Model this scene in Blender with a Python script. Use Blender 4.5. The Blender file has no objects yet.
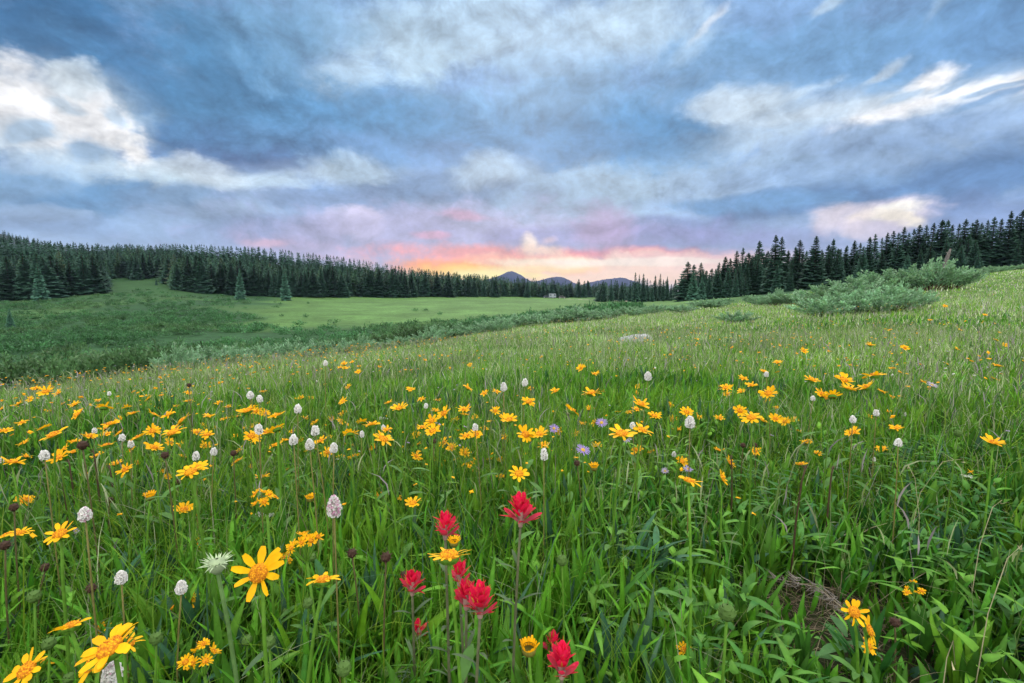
import bpy, math, random
import numpy as np
from mathutils import Vector, Matrix, Quaternion

rng = np.random.default_rng(7)
random.seed(7)
C = bpy.context.scene.collection
scene = bpy.context.scene

# ------------------------------------------------------------------ camera
F = 470.0                      # focal length in pixels of the 1024 wide frame
PITCH = math.radians(6.0)
CAM = np.array([0.0, 0.0, 0.80])
cd = bpy.data.cameras.new("camera")
cam = bpy.data.objects.new("camera", cd)
C.objects.link(cam)
cam.location = CAM
cam.rotation_euler = (math.radians(90) - PITCH, 0, 0)
cd.sensor_width = 36.0
cd.lens = F / 1024 * 36.0
cd.clip_start = 0.02
cd.clip_end = 20000
scene.camera = cam
cp, sp = math.cos(PITCH), math.sin(PITCH)

def ray(px, py):
    u, v = (px - 512) / F, (341.5 - py) / F
    return np.array([u, cp + v * sp, -sp + v * cp])

def project(p):
    q = np.asarray(p, float) - CAM
    d = q[1] * cp - q[2] * sp
    v = q[1] * sp + q[2] * cp
    return 512 + F * q[0] / d, 341.5 - F * v / d, d

def srgb(r, g, b, k=1.0):
    f = lambda c: (c / 255 / 12.92) if c <= 10 else ((c / 255 + 0.055) / 1.055) ** 2.4
    return (f(r) * k, f(g) * k, f(b) * k)

# ------------------------------------------------------------------ light and exposure
SUN_AZ = math.radians(2.0)      # sunset straight ahead, a touch to the right
SUN_EL = math.radians(24.0)
SUN_STRENGTH = 1.3
SKY_FILL = 3.7                    # added brightness of the unseen sky, there to light the meadow
scene.view_settings.view_transform = 'Standard'
scene.view_settings.look = 'None'
scene.view_settings.exposure = 0.0
scene.view_settings.gamma = 1.0
scene.view_settings.use_curve_mapping = False
sl = bpy.data.lights.new("sun", 'SUN')
sl.energy = SUN_STRENGTH
sl.angle = math.radians(40)
sl.color = (1.0, 0.90, 0.78)
so = bpy.data.objects.new("sun", sl)
C.objects.link(so)
sdir = Vector((math.sin(SUN_AZ) * math.cos(SUN_EL), math.cos(SUN_AZ) * math.cos(SUN_EL), math.sin(SUN_EL)))
so.rotation_euler = (-sdir).to_track_quat('-Z', 'Y').to_euler()

# ------------------------------------------------------------------ sky: Nishita air with a cloud deck over it, laid out by compass bearing and elevation
W = bpy.data.worlds.new("World")
scene.world = W
W.use_nodes = True
W.cycles.sampling_method = 'MANUAL'
W.cycles.sample_map_resolution = 512
nt = W.node_tree
nt.nodes.clear()
L = nt.links.new
def N(t, **k):
    n = nt.nodes.new(t)
    for a, b in k.items():
        setattr(n, a, b)
    return n
def math_node(op, a, b=None):
    n = N('ShaderNodeMath', operation=op)
    for i, v in enumerate((a, b)):
        if v is None: continue
        if isinstance(v, (int, float)): n.inputs[i].default_value = v
        else: L(v, n.inputs[i])
    return n.outputs[0]
def vec_node(op, a, b=None):
    n = N('ShaderNodeVectorMath', operation=op)
    for i, v in enumerate((a, b)):
        if v is None: continue
        if isinstance(v, tuple): n.inputs[i].default_value = v
        else: L(v, n.inputs[i])
    return n
def map_range(v, a, b, c, d, smooth=True):
    n = N('ShaderNodeMapRange', interpolation_type='SMOOTHSTEP' if smooth else 'LINEAR')
    L(v, n.inputs[0])
    for i, x in zip((1, 2, 3, 4), (a, b, c, d)): n.inputs[i].default_value = x
    return n.outputs[0]
def mix_col(f, a, b, blend='MIX'):
    n = N('ShaderNodeMix', data_type='RGBA', blend_type=blend)
    n.clamp_factor = True
    for i, v in ((0, f), (6, a), (7, b)):
        if isinstance(v, (int, float)): n.inputs[i].default_value = v
        elif isinstance(v, tuple): n.inputs[i].default_value = (*v, 1)
        else: L(v, n.inputs[i])
    return n.outputs[2]
SKY_K = 10.0   # the Background runs at strength 0.1
tc = N('ShaderNodeTexCoord')
dirn = vec_node('NORMALIZE', tc.outputs['Generated']).outputs[0]
sx = N('ShaderNodeSeparateXYZ'); L(dirn, sx.inputs[0])
az = math_node('ARCTAN2', sx.outputs[0], sx.outputs[1])
el = math_node('ARCSINE', sx.outputs[2])
cb = N('ShaderNodeCombineXYZ'); L(az, cb.inputs[0]); L(el, cb.inputs[1])
P0 = cb.outputs[0]
def noise(vec, scale, detail, rough, dist=0.0, stretch=(1, 1, 1)):
    m = vec_node('MULTIPLY', vec, tuple(float(s) for s in stretch)).outputs[0]
    n = N('ShaderNodeTexNoise', noise_dimensions='3D')
    L(m, n.inputs['Vector'])
    n.inputs['Scale'].default_value = scale
    n.inputs['Detail'].default_value = detail
    n.inputs['Roughness'].default_value = rough
    n.inputs['Distortion'].default_value = dist
    return n
w1 = noise(P0, 4.5, 4, 0.55, 0, (1, 2.0, 1))
o1 = vec_node('SUBTRACT', w1.outputs['Color'], (0.5, 0.5, 0.5)).outputs[0]
wsum = vec_node('MULTIPLY', o1, (0.14, 0.07, 0)).outputs[0]
n4 = noise(P0, 6.5, 10, 0.62, 0.0, (1, 1.5, 1))
# billows: fractal cells, nudged by the noise so that they do not look round
bw = vec_node('ADD', P0, vec_node('MULTIPLY', o1, (0.10, 0.05, 0)).outputs[0]).outputs[0]
bw = vec_node('MULTIPLY', bw, (1.0, 1.4, 1.0)).outputs[0]
def puff(vec):
    v = N('ShaderNodeTexVoronoi', voronoi_dimensions='2D', feature='SMOOTH_F1')
    L(vec, v.inputs['Vector'])
    v.inputs['Scale'].default_value = 7.0; v.inputs['Detail'].default_value = 4.0
    v.inputs['Roughness'].default_value = 0.62; v.inputs['Lacunarity'].default_value = 2.2; v.inputs['Smoothness'].default_value = 0.6
    v.normalize = True
    return v.outputs['Distance']
pf = puff(bw)
rag = math_node('ADD', map_range(n4.outputs['Fac'], 0.2, 0.8, -0.75, 0.75, False), map_range(pf, 0.1, 0.7, -0.6, 0.6, False))
calm = map_range(el, 0.0, 0.16, 0.25, 1.0)
vs = N('ShaderNodeVectorMath', operation='SCALE'); L(wsum, vs.inputs[0]); L(calm, vs.inputs['Scale'])
P = vec_node('ADD', P0, vs.outputs[0]).outputs[0]
sy = N('ShaderNodeSeparateXYZ'); L(P, sy.inputs[0])
elw = sy.outputs[1]
ramp = N('ShaderNodeValToRGB')
rr = ramp.color_ramp
stops = [(0.0, (190, 190, 214)), (0.035, (166, 180, 212)), (0.075, (156, 178, 214)), (0.14, (148, 178, 218)),
         (0.24, (128, 166, 214)), (0.36, (124, 166, 214)), (0.55, (140, 178, 222))]
while len(rr.elements) < len(stops): rr.elements.new(0.5)
for e, (p, c) in zip(rr.elements, stops):
    e.position = p; e.color = (*srgb(*c), 1)
L(elw, ramp.inputs[0])
col = ramp.outputs[0]

def angles(px, py):
    d = ray(px, py); d = d / np.linalg.norm(d)
    return np.array([math.atan2(d[0], d[1]), math.asin(d[2])])
def blob(col, px, py, rx, ry, ang, c, s, soft=1.0, src=None):
    c0 = angles(px, py)
    e = 1.0
    J = np.stack([(angles(px + e, py) - angles(px - e, py)) / (2 * e), (angles(px, py - e) - angles(px, py + e)) / (2 * e)], 1)
    a = math.radians(ang)
    R = np.array([[math.cos(a), -math.sin(a)], [math.sin(a), math.cos(a)]])
    U, S, _ = np.linalg.svd(J @ R @ np.diag([rx, ry]))
    mp = N('ShaderNodeMapping', vector_type='TEXTURE')
    base = src or P
    if LAST[0] is not None:
        # hand the coordinate on from cloud to cloud so that the sky is evaluated one cloud at a time
        ma = N('ShaderNodeVectorMath', operation='MULTIPLY_ADD')
        L(LAST[0], ma.inputs[0]); ma.inputs[1].default_value = (1e-7, 0, 0); L(base, ma.inputs[2])
        base = ma.outputs[0]
    L(base, mp.inputs[0])
    mp.inputs[1].default_value = (c0[0], c0[1], 0)
    mp.inputs[2].default_value = (0, 0, math.atan2(U[1, 0], U[0, 0]))
    mp.inputs[3].default_value = (S[0], S[1], 1)
    ln = math_node('ADD', vec_node('LENGTH', mp.outputs[0]).outputs['Value'], rag)
    f = map_range(ln, 1 + 0.5 * soft, 1 - 0.8 * soft, 0.0, s)
    LAST[0] = f
    return mix_col(f, col, srgb(*c))
LAST = [None]
# (bearing and height of each cloud are given through the pixel the photograph shows it at)
CLOUDS = [
 # the broad dark deck
 (280,105,240,60,-9,(100,146,194),.85,.9), (610,130,140,40,0,(112,158,208),.75,.9), (890,55,200,46,6,(122,164,214),.8,1), (860,192,220,24,6,(120,156,206),.75,.9),
 # soft light veils
 (432,44,80,36,0,(192,218,246),.95,1), (350,72,60,24,20,(184,208,238),.8,1), (150,10,60,14,-20,(120,164,214),.5,1), (480,20,60,30,0,(170,200,236),.6,1), (560,35,120,38,0,(178,206,240),.85,1), (650,28,60,34,0,(186,210,240),.8,1), (690,90,60,18,20,(160,192,232),.5,1),
 (600,190,120,34,0,(170,196,228),.95,1), (480,215,90,24,0,(166,186,222),.8,1), (760,115,70,38,-12,(190,212,240),.8,1), (790,150,80,28,0,(170,198,234),.7,1),
 (520,190,70,40,0,(150,182,224),.6,1), (110,200,190,44,0,(160,188,222),.9,1), (190,182,110,19,-4,(206,226,246),.95,.9), (120,166,60,18,-25,(200,218,240),.85,.9), (330,168,90,18,-6,(196,214,238),.8,.9), (60,150,90,30,0,(186,206,232),.85,1), (50,108,110,48,-12,(196,212,234),.9,.8),
 (860,112,190,34,9,(188,208,238),.9,.9), (960,150,120,16,8,(176,198,232),.8,.9), (720,180,70,20,6,(166,192,230),.7,.9),
 # dark masses
 (60,28,130,42,-14,(58,108,164),.95,1), (125,66,95,27,-22,(66,108,158),.95,.9), (30,75,60,20,-15,(84,130,184),.6,1), (235,55,95,42,0,(84,136,190),.9,1), (275,112,85,40,-8,(72,120,170),1,.9),
 (262,142,95,20,-3,(74,108,160),1,.7), (250,160,70,14,0,(92,116,172),.7,.7), (410,128,150,32,0,(96,148,204),.8,.9), (470,150,120,18,0,(112,146,200),.7,.9), (300,30,60,40,0,(140,180,224),.5,1),
 (635,122,72,40,0,(82,138,196),.95,.9), (555,140,85,18,0,(96,142,198),.8,.8), (505,122,60,24,0,(100,150,206),.6,1), (560,85,90,25,0,(142,180,226),.5,1),
 (870,52,190,36,6,(120,162,214),.8,1), (1000,30,100,40,8,(112,152,208),.7,1), (700,55,70,25,12,(118,162,216),.6,1), (780,85,110,18,8,(122,164,218),.6,1),
 (870,197,200,13,5,(94,128,182),1,.7), (985,176,110,24,10,(96,132,188),.95,.8), (735,204,100,9,2,(104,146,200),.95,.9), (645,228,90,10,2,(112,124,180),.8,.9), (830,170,120,14,6,(140,168,216),.6,1),
 (1000,220,100,18,4,(120,142,198),.7,1), (880,140,130,14,6,(138,166,216),.6,.9), (760,240,90,12,0,(140,152,202),.8,1),
 (50,186,95,20,-6,(114,150,196),.9,.8), (105,203,55,20,10,(98,140,190),.95,.7), (185,203,60,13,0,(118,150,196),.9,.8), (20,222,90,12,0,(136,162,204),.8,1), (60,212,40,7,0,(160,182,216),.7,.9), (230,215,60,9,0,(160,178,212),.7,.9), (150,226,150,14,0,(140,165,210),.7,1),
 (430,188,85,16,-6,(114,142,190),.9,.8), (330,202,75,13,-3,(128,150,196),.85,.8), (520,215,60,14,0,(146,168,208),.6,.9), (270,232,70,14,0,(138,144,192),.7,.9), (400,228,70,20,-10,(150,158,204),.7,.8),
 # bright openings
 (25,108,72,32,-10,(255,255,255),1,.8), (72,128,34,14,-10,(255,255,255),1,.8), (86,118,46,24,-18,(255,255,255),1,.75), (136,148,27,17,-38,(255,254,252),1,.75), (70,80,30,12,-10,(214,226,242),.8,.7), (15,130,40,12,0,(205,218,238),.7,.8), (90,146,22,13,0,(160,186,222),.95,.7), (20,128,26,8,10,(176,200,232),.85,.8), (62,100,16,6,-20,(196,214,238),.8,.8), (112,112,14,6,-30,(190,210,238),.8,.8),
 (345,168,40,12,-4,(188,210,236),.75,1), (270,184,50,9,0,(186,206,232),.7,1), (482,172,30,12,8,(186,208,236),.7,1), (200,170,50,14,-12,(206,218,236),.8,.8),
 (717,20,20,4,42,(240,244,252),.7,1.1), (705,34,30,9,42,(186,210,240),.45,1.2),  (815,4,14,5,24,(210,226,246),.5,1.1), (936,7,24,7,40,(180,206,240),.45,1.2),
 (930,105,74,11,13,(252,253,255),1,1), (1008,90,56,10,10,(255,255,255),1,1), (930,80,27,10,26,(255,255,255),1,.9), (880,71,24,5,34,(214,226,244),.6,1.1), (835,112,80,7,9,(210,224,245),.7,1.1), (745,106,34,13,5,(212,226,246),.8,1.2), (790,96,40,6,22,(206,222,244),.6,1.2),
 (995,94,36,4,16,(150,180,222),.85,.7), (985,106,36,4,20,(140,170,216),.95,.7), (955,90,22,4,26,(160,188,228),.8,.8), (905,98,18,4,20,(170,196,232),.7,.8),
 (868,219,44,13,8,(226,214,224),.8,1), (884,216,26,6,14,(255,250,240),1,1), (896,221,20,5,-8,(255,244,226),1,1), (858,224,14,8,30,(250,236,228),.9,1), (826,221,16,10,20,(228,218,228),.8,1), (868,232,26,8,0,(214,204,220),.8,.7),
 (360,226,17,13,-30,(222,208,224),.7,.6), (345,216,18,9,0,(206,200,222),.6,.7),
]
for c in CLOUDS:
    r_, g_, b_ = c[5]
    if b_ > r_ + 18: c = c[:5] + ((r_ - 0.06 * (b_ - r_) + 3, g_ + 3, b_ - 5),) + c[6:]
    col = blob(col, *c)
# the sunset glow along the skyline
Q = vec_node('ADD', P0, vec_node('MULTIPLY', wsum, (0.5, 0.20, 0)).outputs[0]).outputs[0]
GLOW = [
 (450,236,150,26,0,(180,178,214),.8,1), (540,268,130,12,0,(246,164,154),.85,1.2), (690,264,80,10,2,(238,190,196),.6,1.2), (330,252,80,7,-8,(206,176,206),.35,1), (610,238,130,10,0,(128,132,184),.6,.9),
 (605,254,80,5,0,(236,118,126),.85,1.2), (515,260,76,5,2,(252,142,120),.9,1.2), (470,254,70,8,-2,(248,150,138),.85,.9), (465,216,20,4,-8,(226,166,192),.55,1.2), (262,243,22,4,0,(236,190,206),.6,1), (432,236,16,4,0,(226,170,196),.7,.9),
 (600,232,24,22,60,(190,160,196),.5,1),
 (610,270,160,13,0,(255,222,200),.95,.8), (505,265,70,7,0,(255,156,116),.85,1), (452,269,50,7,-4,(255,156,70),1,1), (470,272,46,6,-2,(255,206,90),1,.9), (492,275,40,5,0,(255,240,160),1,.9), (540,268,40,4,0,(255,226,170),.9,.9), (730,264,50,8,6,(250,214,206),.6,1.1),
 (560,262,60,4,0,(255,236,206),.9,.8), (680,258,60,4,0,(238,180,186),.4,1.2), (640,262,80,3,0,(255,238,222),.8,.8),
 (531,246,6,9,20,(255,236,214),.8,1.2), (542,251,18,5,0,(255,222,198),.85,1.1), (550,241,8,3,15,(236,206,210),.5,1.2),
]
for c in GLOW:
    col = blob(col, *c, src=Q)
# billow detail
# relief: the billows a little further along tell which flank looks at the light
pf2 = puff(vec_node('ADD', bw, (0.010, 0.030, 0)).outputs[0])
rel = math_node('SUBTRACT', pf2, pf)
g = math_node('MULTIPLY', math_node('MULTIPLY', map_range(rel, -0.2, 0.2, 0.68, 1.33, False), map_range(n4.outputs['Fac'], 0.25, 0.75, 0.84, 1.16, False)), map_range(w1.outputs['Fac'], 0.3, 0.7, 0.94, 1.08, False))
amt = map_range(el, 0.02, 0.12, 0.25, 1.0)
gb = N('ShaderNodeCombineXYZ')
for i in range(3): L(g, gb.inputs[i])
col = mix_col(amt, col, mix_col(1.0, col, gb.outputs[0], 'MULTIPLY'))
# overhead and behind the camera: unseen even brightness, added to light the ground
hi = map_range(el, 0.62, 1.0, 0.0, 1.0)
col = mix_col(hi, col, (SKY_FILL * 1.02, SKY_FILL * 1.0, SKY_FILL * 0.90))
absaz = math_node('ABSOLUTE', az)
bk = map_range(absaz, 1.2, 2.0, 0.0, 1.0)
col = mix_col(bk, col, (SKY_FILL * 0.68, SKY_FILL * 0.66, SKY_FILL * 0.62))
# Nishita air behind the clouds
sky = N('ShaderNodeTexSky', sky_type='NISHITA')
sky.sun_disc = False
sky.sun_elevation = SUN_EL
sky.sun_rotation = SUN_AZ
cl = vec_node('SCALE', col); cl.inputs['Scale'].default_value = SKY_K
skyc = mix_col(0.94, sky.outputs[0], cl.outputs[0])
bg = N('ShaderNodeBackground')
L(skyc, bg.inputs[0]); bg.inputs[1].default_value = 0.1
wo = N('ShaderNodeOutputWorld')
L(bg.outputs[0], wo.inputs[0])

# ------------------------------------------------------------------ helpers
def vnoise(x, y, s, seed=0):
    """smooth value noise in 0..1 for arrays"""
    x = np.asarray(x, float) / s; y = np.asarray(y, float) / s
    xi, yi = np.floor(x).astype(np.int64), np.floor(y).astype(np.int64)
    fx, fy = x - xi, y - yi
    fx, fy = fx * fx * (3 - 2 * fx), fy * fy * (3 - 2 * fy)
    def h(a, b):
        v = np.sin(a * 127.1 + b * 311.7 + seed * 74.7) * 43758.5453
        return v - np.floor(v)
    return (h(xi, yi) * (1 - fx) + h(xi + 1, yi) * fx) * (1 - fy) + (h(xi, yi + 1) * (1 - fx) + h(xi + 1, yi + 1) * fx) * fy

class MB:
    """collects faces and links them as one mesh"""
    def __init__(s): s.v = []; s.c = []; s.q = []; s.t = []; s.n = 0
    def add(s, v, f, col=(1, 1, 1), mat=0):
        v = np.asarray(v, float).reshape(-1, 3)
        f = np.asarray(f, np.int64)
        c = np.broadcast_to(np.asarray(col, float), (len(v), 3))
        s.v.append(v); s.c.append(c)
        if len(f):
            (s.q if f.shape[1] == 4 else s.t).append((f + s.n, mat))
        s.n += len(v)
    def more(s, f, mat=0, off=0):
        f = np.asarray(f, np.int64)
        (s.q if f.shape[1] == 4 else s.t).append((f + off, mat))
    def mesh(s, name, mats, smooth=True):
        me = bpy.data.meshes.new(name)
        v = np.concatenate(s.v); c = np.concatenate(s.c)
        loops, starts, mi = [], [], []
        k = 0
        for lst, n in ((s.q, 4), (s.t, 3)):
            for f, m in lst:
                loops.append(f.ravel()); starts.append(k + np.arange(len(f)) * n)
                mi.append(np.full(len(f), m)); k += f.size
        loops = np.concatenate(loops); starts = np.concatenate(starts); mi = np.concatenate(mi)
        me.vertices.add(len(v)); me.vertices.foreach_set('co', v.astype(np.float32).ravel())
        me.loops.add(len(loops)); me.loops.foreach_set('vertex_index', loops.astype(np.int32))
        me.polygons.add(len(starts)); me.polygons.foreach_set('loop_start', starts.astype(np.int32))
        for m in mats: me.materials.append(m)
        me.polygons.foreach_set('material_index', mi.astype(np.int32))
        me.polygons.foreach_set('use_smooth', np.full(len(starts), smooth))
        a = me.attributes.new('tint', 'FLOAT_COLOR', 'POINT')
        a.data.foreach_set('color', np.concatenate([c, np.ones((len(c), 1))], 1).astype(np.float32).ravel())
        me.update(calc_edges=True)
        return me
    def build(s, name, mats, parent=None, smooth=True):
        return link(name, s.mesh(name, mats, smooth), parent)

def link(name, data, parent=None):
    o = bpy.data.objects.new(name, data)
    C.objects.link(o)
    if parent is not None: o.parent = parent
    return o
def tag(o, label=None, cat=None, group=None, kind=None):
    if label: o['label'] = label
    if cat: o['category'] = cat
    if group: o['group'] = group
    if kind: o['kind'] = kind
    return o
def empty(name, loc):
    o = link(name, None); o.location = loc; o.empty_display_size = 0.05
    return o

# ------------------------------------------------------------------ materials
def mat_leaf(name, rough=0.5, trans=0.35, spec=0.3, nscale=0, namt=0.0, tcol=(1.15, 1.1, 0.7)):
    m = bpy.data.materials.new(name); m.use_nodes = True
    t = m.node_tree; t.nodes.clear()
    out = t.nodes.new('ShaderNodeOutputMaterial')
    at = t.nodes.new('ShaderNodeAttribute'); at.attribute_name = 'tint'
    c = at.outputs['Color']
    if nscale:
        tx = t.nodes.new('ShaderNodeTexCoord')
        n = t.nodes.new('ShaderNodeTexNoise'); n.inputs['Scale'].default_value = nscale; n.inputs['Detail'].default_value = 4
        t.links.new(tx.outputs['Object'], n.inputs['Vector'])
        mr = t.nodes.new('ShaderNodeMapRange'); t.links.new(n.outputs['Fac'], mr.inputs[0])
        mr.inputs[1].default_value = 0.3; mr.inputs[2].default_value = 0.7
        mr.inputs[3].default_value = 1 - namt; mr.inputs[4].default_value = 1 + namt
        vm = t.nodes.new('ShaderNodeVectorMath'); vm.operation = 'SCALE'
        t.links.new(c, vm.inputs[0]); t.links.new(mr.outputs[0], vm.inputs['Scale'])
        c = vm.outputs[0]
    p = t.nodes.new('ShaderNodeBsdfPrincipled')
    p.inputs['Roughness'].default_value = rough
    p.inputs['Specular IOR Level'].default_value = spec
    t.links.new(c, p.inputs['Base Color'])
    if trans > 0:
        tr = t.nodes.new('ShaderNodeBsdfTranslucent')
        vm = t.nodes.new('ShaderNodeVectorMath'); vm.operation = 'MULTIPLY'
        t.links.new(c, vm.inputs[0]); vm.inputs[1].default_value = tcol
        t.links.new(vm.outputs[0], tr.inputs['Color'])
        mx = t.nodes.new('ShaderNodeMixShader'); mx.inputs[0].default_value = trans
        t.links.new(p.outputs[0], mx.inputs[1]); t.links.new(tr.outputs[0], mx.inputs[2])
        t.links.new(mx.outputs[0], out.inputs[0])
    else:
        t.links.new(p.outputs[0], out.inputs[0])
    return m
M_GRASS = mat_leaf('grass_blade', 0.6, 0.20, 0.10)
M_LEAF = mat_leaf('broad_leaf', 0.55, 0.14, 0.12, 60, 0.18)
M_STEM = mat_leaf('plant_stem', 0.6, 0.0, 0.10, 80, 0.2)
M_PETAL = mat_leaf('flower_petal', 0.55, 0.35, 0.15, 90, 0.10, (1.0, 0.95, 0.9))
M_DISC = mat_leaf('flower_disc', 0.8, 0.0, 0.1, 400, 0.35)
M_NEEDLE = mat_leaf('spruce_needles', 0.7, 0.12, 0.12)
M_BARK = mat_leaf('tree_bark', 0.85, 0.0, 0.1, 3, 0.3)
M_WILLOW = mat_leaf('willow_leaf', 0.55, 0.25, 0.2)
M_PLAIN = mat_leaf('painted_surface', 0.45, 0.0, 0.35)
M_GLASS = mat_leaf('window_glass', 0.12, 0.0, 0.5)

def mat_ground(name):
    m = bpy.data.materials.new(name); m.use_nodes = True
    t = m.node_tree; p = t.nodes['Principled BSDF']
    p.inputs['Roughness'].default_value = 0.9
    p.inputs['Specular IOR Level'].default_value = 0.1
    at = t.nodes.new('ShaderNodeAttribute'); at.attribute_name = 'tint'
    g = t.nodes.new('ShaderNodeNewGeometry')
    acc = at.outputs['Color']
    for sc, lo, hi, stretch in ((14.0, 0.55, 1.5, 1), (1.1, 0.7, 1.32, 1), (0.13, 0.78, 1.25, 1)):
        n = t.nodes.new('ShaderNodeTexNoise'); n.inputs['Scale'].default_value = sc; n.inputs['Detail'].default_value = 6
        n.inputs['Roughness'].default_value = 0.65
        t.links.new(g.outputs['Position'], n.inputs['Vector'])
        mr = t.nodes.new('ShaderNodeMapRange'); t.links.new(n.outputs['Fac'], mr.inputs[0])
        for i, v in zip((1, 2, 3, 4), (0.3, 0.7, lo, hi)): mr.inputs[i].default_value = v
        vm = t.nodes.new('ShaderNodeVectorMath'); vm.operation = 'SCALE'
        t.links.new(acc, vm.inputs[0]); t.links.new(mr.outputs[0], vm.inputs['Scale'])
        acc = vm.outputs[0]
    t.links.new(acc, p.inputs['Base Color'])
    return m
M_GROUND = mat_ground('meadow_soil')

# ------------------------------------------------------------------ terrain
COLS = [-160, 0, 100, 170, 250, 400, 550, 690, 850, 1024, 1200]
DEP = [0.0, 3, 6, 12, 25, 40, 60, 90, 130, 180, 230, 300, 450, 700, 1500, 4000]
ZT = {
 -160: [0, -.14, -.8, -2.3, -4.3, -4.6, -4.3, -3.4, -1.5, 1.0, 8, 22, 45, 60, 90, 90],
 0:    [0, -.12, -.66, -2.0, -4.2, -4.5, -4.3, -3.6, -2.5, -0.5, 6, 18, 38, 50, 70, 70],
 100:  [0, -.10, -.55, -1.6, -3.9, -4.4, -4.2, -3.2, -1.0, 1.6, 5, 17, 36, 42, 45, 45],
 170:  [0, -.08, -.48, -1.3, -3.6, -4.4, -4.2, -3.2, -1.3, 2.5, 5.4, 16, 34, 36, 36, 36],
 250:  [0, -.06, -.38, -1.15, -3.2, -4.2, -4.2, -3.8, -2.9, -1.5, 2.0, 13, 29, 30, 30, 30],
 400:  [0, -.03, -.22, -.75, -2.2, -3.8, -4.2, -4.0, -3.5, -2.6, -1.7, 2.0, 10, 12, 12, 12],
 550:  [0, 0, -.10, -.38, -.75, -1.6, -2.8, -3.4, -3.5, -3.5, -3.3, -3, -2, -2, -2, -2],
 690:  [0, 0, -.06, -.20, -.32, -.40, -.45, -1.0, -1.6, -2.2, -2.6, -3, -2, -2, -2, -2],
 850:  [0, .02, .0, .10, .30, .70, 1.3, 2.0, 3.5, 5, 6, 7, 8, 8, 8, 8],
 1024: [0, .05, .08, .35, 1.1, 2.4, 3.8, 5.8, 9, 12, 14, 16, 18, 18, 18, 18],
 1200: [0, .07, .16, .60, 1.8, 3.4, 5.2, 8.0, 12, 15, 17, 19, 22, 22, 22, 22],
}
NA, NR = 361, 181
RMIN, RMAX = 0.3, 6000.0
lr = np.linspace(math.log(RMIN), math.log(RMAX), NR)
azg = np.radians(np.linspace(-180, 180, NA))
azc = np.array([math.atan2((c - 512) / F, cp) for c in COLS])
def build_table():
    T = np.zeros((NA, NR))
    rows = []
    for c, a in zip(COLS, azc):
        rd = np.array(DEP) / math.cos(a)
        rows.append(np.interp(np.exp(lr), rd, ZT[c]))
    rows = np.array(rows)
    for j in range(NR):
        T[:, j] = np.interp(azg, azc, rows[:, j])
    back = np.clip((np.abs(azg) - math.radians(65)) / math.radians(60), 0, 1)[:, None]
    flat = np.interp(np.exp(lr), [0, 10, 100, 1000, 6000], [0, 0.2, 3, 12, 12])[None, :]
    T = T * (1 - back) + flat * back
    for _ in range(2):
        k = np.array([1, 2, 3, 2, 1.]); k /= k.sum()
        T = np.apply_along_axis(lambda r: np.convolve(np.pad(r, 2, 'edge'), k, 'valid'), 1, T)
        T = np.apply_along_axis(lambda r: np.convolve(np.pad(r, 2, 'edge'), k, 'valid'), 0, T)
    return T
TAB = build_table()
def zg(x, y):
    x = np.asarray(x, float); y = np.asarray(y, float)
    r = np.clip(np.hypot(x, y), RMIN, RMAX * 0.999)
    a = np.arctan2(x, y)
    i = np.clip((a + math.pi) / (2 * math.pi) * (NA - 1), 0, NA - 1.001)
    j = np.clip((np.log(r) - lr[0]) / (lr[-1] - lr[0]) * (NR - 1), 0, NR - 1.001)
    ii, jj = i.astype(int), j.astype(int)
    fi, fj = i - ii, j - jj
    z = (TAB[ii, jj] * (1 - fi) + TAB[ii + 1, jj] * fi) * (1 - fj) + (TAB[ii, jj + 1] * (1 - fi) + TAB[ii + 1, jj + 1] * fi) * fj
    b = (vnoise(x, y, 0.9, 3) - .5) * 0.06 * np.clip(r / 2, 0, 1) + (vnoise(x, y, 4.0, 4) - .5) * 0.12 * np.clip((r - 2) / 8, 0, 1)
    return z + b
def zg1(x, y): return float(zg(np.array([x]), np.array([y]))[0])
def edge_r(a):
    """distance at which the flower meadow breaks off into the willow valley, by bearing"""
    px = [-200, 0, 100, 200, 300, 400, 500, 600, 690, 760, 850, 1024, 1200]
    d = [6, 7, 8, 10.5, 13.5, 17, 20.5, 25, 31, 40, 70, 95, 95]
    aa = [math.atan2((p - 512) / F, cp) for p in px]
    return np.interp(a, aa, np.array(d) / np.cos(aa))
def ground_hit(px, py, lift=0.0):
    d = ray(px, py)
    t = np.geomspace(0.3, 900, 1500)
    p = CAM + t[:, None] * d
    f = p[:, 2] - zg(p[:, 0], p[:, 1]) - lift
    k = np.argmax(f <= 0)
    return p[k] if f[k] <= 0 else None
def at(px, depth):
    x = (px - 512) / F * depth * 0.9945
    y = depth
    return x, y, zg1(x, y)

gr = np.geomspace(0.12, 6000, 240)
ga = np.radians(np.linspace(-180, 180, 481))[:-1]
GA, GR = np.meshgrid(ga, gr, indexing='ij')
gx, gy = GR * np.sin(GA), GR * np.cos(GA)
gz = zg(gx, gy)
# hummocky valley floor
val = np.clip((GR - edge_r(GA)) / 4, 0, 1) * (np.abs(GA) < 1.4)
gz = gz + val * (vnoise(gx, gy, 3.5, 9) - .5) * 0.35 * (GR < 160)
pxg = 512 + F * np.tan(np.clip(GA, -1.3, 1.3))
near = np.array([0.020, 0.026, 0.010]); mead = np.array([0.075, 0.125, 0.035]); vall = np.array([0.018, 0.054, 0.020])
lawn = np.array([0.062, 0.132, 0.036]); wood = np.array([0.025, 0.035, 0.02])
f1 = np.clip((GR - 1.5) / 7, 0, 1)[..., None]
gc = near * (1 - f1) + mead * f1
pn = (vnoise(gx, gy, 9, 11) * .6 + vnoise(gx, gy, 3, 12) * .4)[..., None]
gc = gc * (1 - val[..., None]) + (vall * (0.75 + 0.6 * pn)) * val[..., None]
rowg = 292 + (0.8 - gz) / np.maximum(gy, 1e-3) * F
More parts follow.
